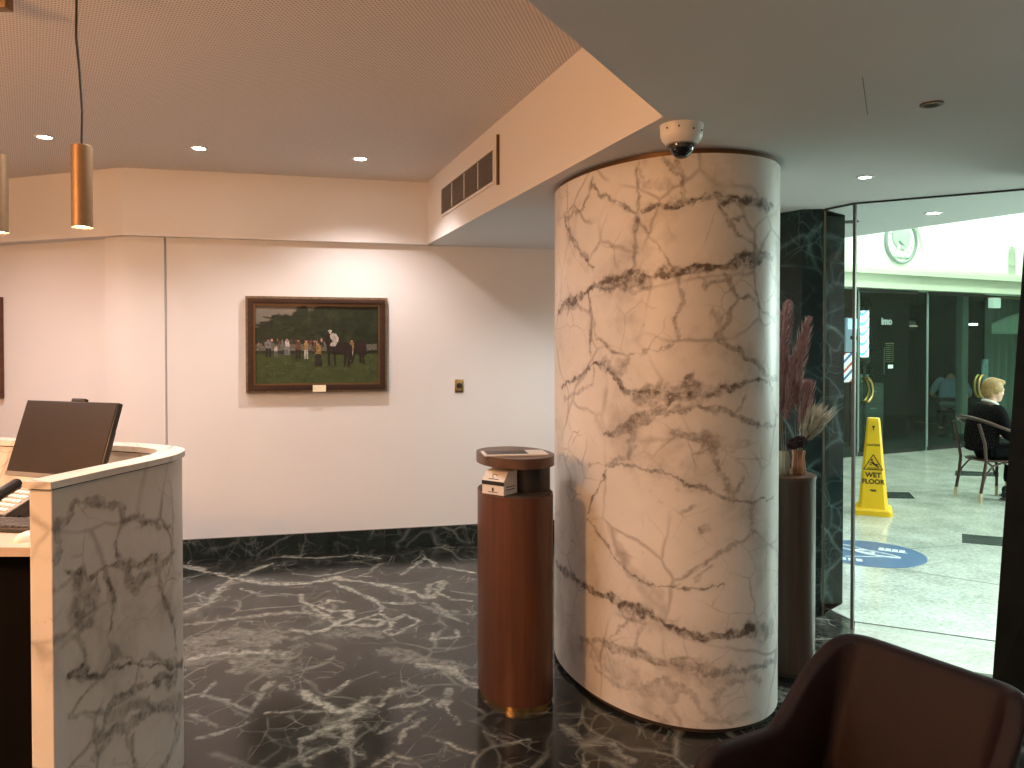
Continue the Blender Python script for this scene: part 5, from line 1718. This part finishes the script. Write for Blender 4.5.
def seated_man():
    t = thing('person', 'seated person with short blond hair, black suit and white collar in the bentwood chair', 'person', (CH.x - .03, CH.y, 0), math.radians(4))
    H = .50
    hip, wst, chs, nkb, nk = Vector((-.07, 0, H)), Vector((-.085, 0, .66)), Vector((-.04, 0, .84)), Vector((.0, 0, .965)), Vector((.02, 0, 1.01))
    hd = Vector((.045, 0, 1.115))
    parts = []
    sp = ([hip, wst, chs, nkb, nk, hd], [(0, 1), (1, 2), (2, 3), (3, 4), (4, 5)], [(.15, .12), (.135, .105), (.145, .10), (.075, .065), .052, .055])
    parts.append(sp)
    arms = {}
    for s in (-1, 1):
        sh = Vector((-.02, s * .17, .925)); el = Vector((.03, s * .245, .69)); wr = Vector((.25, s * .19, .63))
        arms[s] = (sh, el, wr)
        parts.append(chain([Vector((-.02, s * .09, .93)), sh, el, wr], [.06, .056, .042, .030]))
        parts += hand(wr, (.9, -s * .35, -.1), (0, 0, -1), s, .35)
        kn = Vector((.36, s * .11, .50)); an = Vector((.16 if s < 0 else .30, s * .10, .10))
        parts.append(chain([Vector((-.05, s * .085, H)), Vector((.15, s * .10, .505)), kn, (kn + an) / 2 + Vector((-.01, 0, 0)), an], [.095, .085, .058, .052, .038]))
    b = figure(parts, 'body', None, None)
    hm = head(b, hd + Vector((.01, 0, .01)), (1, 0), 1.02, .12)
    body = finish(b, 'body', M['skin'], t, .009)
    # clothes
    jk = [([hip, wst, chs, Vector((-.02, 0, .93)), Vector((.0, 0, .985))], [(0, 1), (1, 2), (2, 3), (3, 4)], [(.20, .165), (.19, .155), (.215, .16), (.20, .135), (.10, .10)])]
    for s in (-1, 1):
        sh, el, wr = arms[s]
        jk.append(chain([Vector((-.02, s * .08, .93)), sh, el, wr - (wr - el) * .06], [.095, .088, .070, .050]))
    jk.append(chain([Vector((-.10, 0, .50)), Vector((-.12, 0, .60))], [(.185, .14), (.18, .14)]))
    j = finish(figure(jk, 'jacket', None, None), 'jacket', M['suit'], t, .011)
    tr = []
    for s in (-1, 1):
        kn = Vector((.36, s * .11, .50)); an = Vector((.16 if s < 0 else .30, s * .10, .13))
        tr.append(chain([Vector((-.08, s * .07, H - .005)), Vector((.15, s * .10, .508)), kn, (kn + an) / 2, an], [.112, .098, .074, .068, .058]))
    tr_o = finish(figure(tr, 'trousers', None, None), 'trousers', M['suit'], t, .011)
    for s in (-1, 1):
        x = .16 if s < 0 else .30
        sb_ = bmesh.new()
        add_ball(sb_, (x + .06, s * .10, .045), (.135, .046, .034)); add_ball(sb_, (x - .01, s * .10, .070), (.062, .042, .052)); add_ball(sb_, (x + .04, s * .10, .018), (.15, .045, .016))
        finish(sb_, 'shoe', M['ink'], t, .008)
    cb_ = MB()
    cb_.tube([(.018 + .066 * math.cos(a) , .066 * math.sin(a), 1.000 - .028 * math.cos(a)) for a in [2 * PI * i / 24 for i in range(24)]], .017, 8, closed=True)
    cb_.prism([(0, -.035), (0, .035), (.02, .012), (.02, -.012)], 0, .02, mtx=Matrix.Translation((.10, 0, .93)))
    cb_.poly([(.103, -.05, .975), (.103, .05, .975), (.125, .0, .84)])
    cb_.build('shirt_collar', M['shirtw'], t)
    hb = bmesh.new()
    add_ball(hb, (-.022, 0, .040), (.101, .087, .097), hm)
    add_ball(hb, (.040, 0, .092), (.058, .066, .036), hm)
    add_ball(hb, (-.062, 0, -.012), (.056, .076, .072), hm)
    for s in (-1, 1):
        add_ball(hb, (-.012, s * .070, .022), (.060, .020, .050), hm)
    hair = finish(hb, 'hair', M['blond'], t, .008)
    for s in (-1, 1):
        MB().ball(hm @ Vector((.0865, s * .030, .006)), .006, seg=8).build('eye', M['ink'], body)
seated_man()

def stooping_person():
    q = in_shop(951, 0, 1.0)
    # local +x points away from us, deeper into the shop
    back = Vector((q.x, q.y)).normalized()
    rz = math.atan2(back.y, back.x)
    st_ = thing('stool', 'low dark stool with a curved bar back under the person in the blue shirt', 'stool', (q.x, q.y, 0), rz)
    MB().lathe([(.002, .40), (.20, .40), (.215, .425), (.20, .45), (.002, .455)], n=36).build('seat', M['suit'], st_)
    MB().lathe([(.21, 0), (.20, .02), (.03, .05), (.025, .40)], n=32).build('pedestal', M['channel'], st_)
    MB().tube(catmull([(.02, .245, .60), (-.16, .20, .665), (-.225, 0, .68), (-.16, -.20, .665), (.02, -.245, .60)], 6), .017, 8).build('back_bar', M['suit'], st_)
    for s in (-1, 1):
        MB().tube([(-.14, s * .13, .43), (-.175, s * .17, .55), (-.165, s * .195, .665)], .012, 8).build('post', M['channel'], st_)
    t = thing('person', 'person in a light blue shirt seen from behind, bending forward inside the shop', 'person', (q.x, q.y, 0), rz)
    H = .54
    hip, wst, chs, nkb = Vector((-.02, 0, H)), Vector((.0, 0, .70)), Vector((.10, 0, .90)), Vector((.20, 0, 1.02))
    nk, hd = Vector((.27, 0, 1.05)), Vector((.36, 0, 1.09))
    parts = [([hip, wst, chs, nkb, nk, hd], [(i, i + 1) for i in range(5)], [(.16, .13), (.145, .115), (.165, .115), (.09, .075), .052, .055])]
    arms = {}
    for s in (-1, 1):
        sh = Vector((.15, s * .185, .985)); el = Vector((.20, s * .305, .74)); wr = Vector((.42, s * .22, .68))
        arms[s] = (sh, el, wr)
        parts.append(chain([Vector((.15, s * .09, .985)), sh, el, wr], [.06, .056, .042, .030]))
        parts += hand(wr, (.9, -s * .3, .0), (0, 0, -1), s, .5)
        kn = Vector((.40, s * .15, .52)); an = Vector((.36, s * .15, .10))
        parts.append(chain([Vector((0, s * .09, H)), Vector((.2, s * .12, .54)), kn, (kn + an) / 2, an], [.10, .09, .06, .055, .04]))
    b = figure(parts, 'body', None, None)
    hm = head(b, hd + Vector((.03, 0, .01)), (1, 0), 1.0, .75)
    finish(b, 'body', M['skin'], t, .009)
    sh_ = [([wst + Vector((-.015, 0, -.06)), wst, chs, nkb], [(0, 1), (1, 2), (2, 3)], [(.21, .17), (.20, .165), (.215, .16), (.11, .10)])]
    for s in (-1, 1):
        a, e, w = arms[s]
        sh_.append(chain([Vector((.14, s * .08, .985)), a, e], [.082, .078, .062]))
    finish(figure(sh_, 'shirt', None, None), 'shirt', M['shirtb'], t, .011)
    sk_ = [([hip + Vector((-.02, 0, -.03)), wst + Vector((0, 0, -.06))], [(0, 1)], [(.235, .19), (.215, .18)])]
    finish(figure(sk_, 'shirt_tail', None, None), 'shirt_tail', M['skirtb'], t, .011)
    MB().tube([(-.01 + .165 * math.cos(a), .195 * math.sin(a), .675 + .02 * math.cos(a)) for a in [2 * PI * i / 32 for i in range(32)]], .018, 8, closed=True).build('belt', M['ink'], t)
    tr = []
    for s in (-1, 1):
        kn = Vector((.40, s * .15, .52)); an = Vector((.36, s * .15, .12))
        tr.append(chain([Vector((0, s * .08, H - .01)), Vector((.2, s * .12, .545)), kn, (kn + an) / 2, an], [.115, .10, .075, .07, .06]))
    finish(figure(tr, 'trousers', None, None), 'trousers', M['suit'], t, .011)
    for s in (-1, 1):
        sb_ = bmesh.new()
        add_ball(sb_, (.42, s * .15, .045), (.135, .046, .034)); add_ball(sb_, (.35, s * .15, .07), (.06, .042, .05)); add_ball(sb_, (.40, s * .15, .018), (.15, .045, .016))
        finish(sb_, 'shoe', M['ink'], t, .009)
    hb = bmesh.new()
    add_ball(hb, (-.022, 0, .042), (.103, .090, .100), hm); add_ball(hb, (-.060, 0, -.010), (.058, .078, .075), hm)
    for s in (-1, 1):
        add_ball(hb, (-.012, s * .072, .018), (.062, .022, .055), hm)
    finish(hb, 'hair', M['dhair'], t, .009)
stooping_person()

# ================================================================== LIGHT
def area(name, loc, target, size, color, power, spread=180):
    L = bpy.data.lights.new(name, 'AREA')
    L.shape = 'RECTANGLE'; L.size, L.size_y = size
    L.color = color; L.energy = power; L.spread = math.radians(spread)
    o = bpy.data.objects.new(name, L); COL.objects.link(o)
    o.location = loc
    o.rotation_euler = (Vector(target) - Vector(loc)).to_track_quat('-Z', 'Y').to_euler()
    return o
# unseen area light added below the closed roof, for arcade floor and wall
area('atrium_fill', (5.6, 7.0, 5.25), (5.6, 7.0, 0), (5.0, 6.0), (.95, .98, .88), P_ATRIUM)
# cove light that washes the arched wall
cw = SM @ Vector((2.2, -1.3, 4.9))
area('arch_cove', tuple(cw), tuple(SM @ Vector((2.2, .0, 3.2))), (7.0, .4), (.86, 1.0, .86), P_COVE)
L = bpy.data.lights.new('shop_fill', 'POINT'); L.color = (.86, .95, 1.0); L.energy = 14; L.shadow_soft_size = .15  # unseen fill added to brighten the person in the blue shirt
lo = bpy.data.objects.new('shop_fill', L); COL.objects.link(lo); lo.location = in_shop(948, 2.15, .45) + Vector((0, 0, 2.2))
# cool area fill added out of view, for the column's right side
area('side_fill', (8.2, 6.6, 1.9), (1.3, 3.9, 1.3), (2.2, 1.6), (.84, 1.0, .95), P_SIDE)
# warm lamp over the counter, beyond the left edge
L = bpy.data.lights.new('counter_lamp', 'POINT'); L.color = (1.0, .47, .18); L.energy = P_LAMP; L.shadow_soft_size = .22
lo = bpy.data.objects.new('counter_lamp', L); COL.objects.link(lo); lo.location = (-3.35, .45, 2.30)

w = bpy.data.worlds.new('dim_interior'); SC.world = w; w.use_nodes = True
w.node_tree.nodes['Background'].inputs[0].default_value = (1.0, .88, .78, 1)
w.node_tree.nodes['Background'].inputs[1].default_value = .02

# ================================================================== CAMERA
cd = bpy.data.cameras.new('camera')
cd.sensor_width = 36.0; cd.sensor_fit = 'HORIZONTAL'
cd.lens = 780 / 1024 * 36.0
cd.shift_y = -24.75 / 1024
cd.clip_start = .05
cam = bpy.data.objects.new('camera', cd); COL.objects.link(cam)
cam.location = (0, 0, 1.58)
cam.rotation_euler = (PI / 2 - math.radians(.9), 0, 0)
SC.camera = cam
SC.view_settings.view_transform = 'Standard'
SC.view_settings.look = 'None'
SC.view_settings.gamma = 1.0
SC.view_settings.use_curve_mapping = False
SC.view_settings.exposure = EXPOSURE
SC.cycles.max_bounces = 8
SC.cycles.transparent_max_bounces = 16
SC.cycles.use_denoising = True
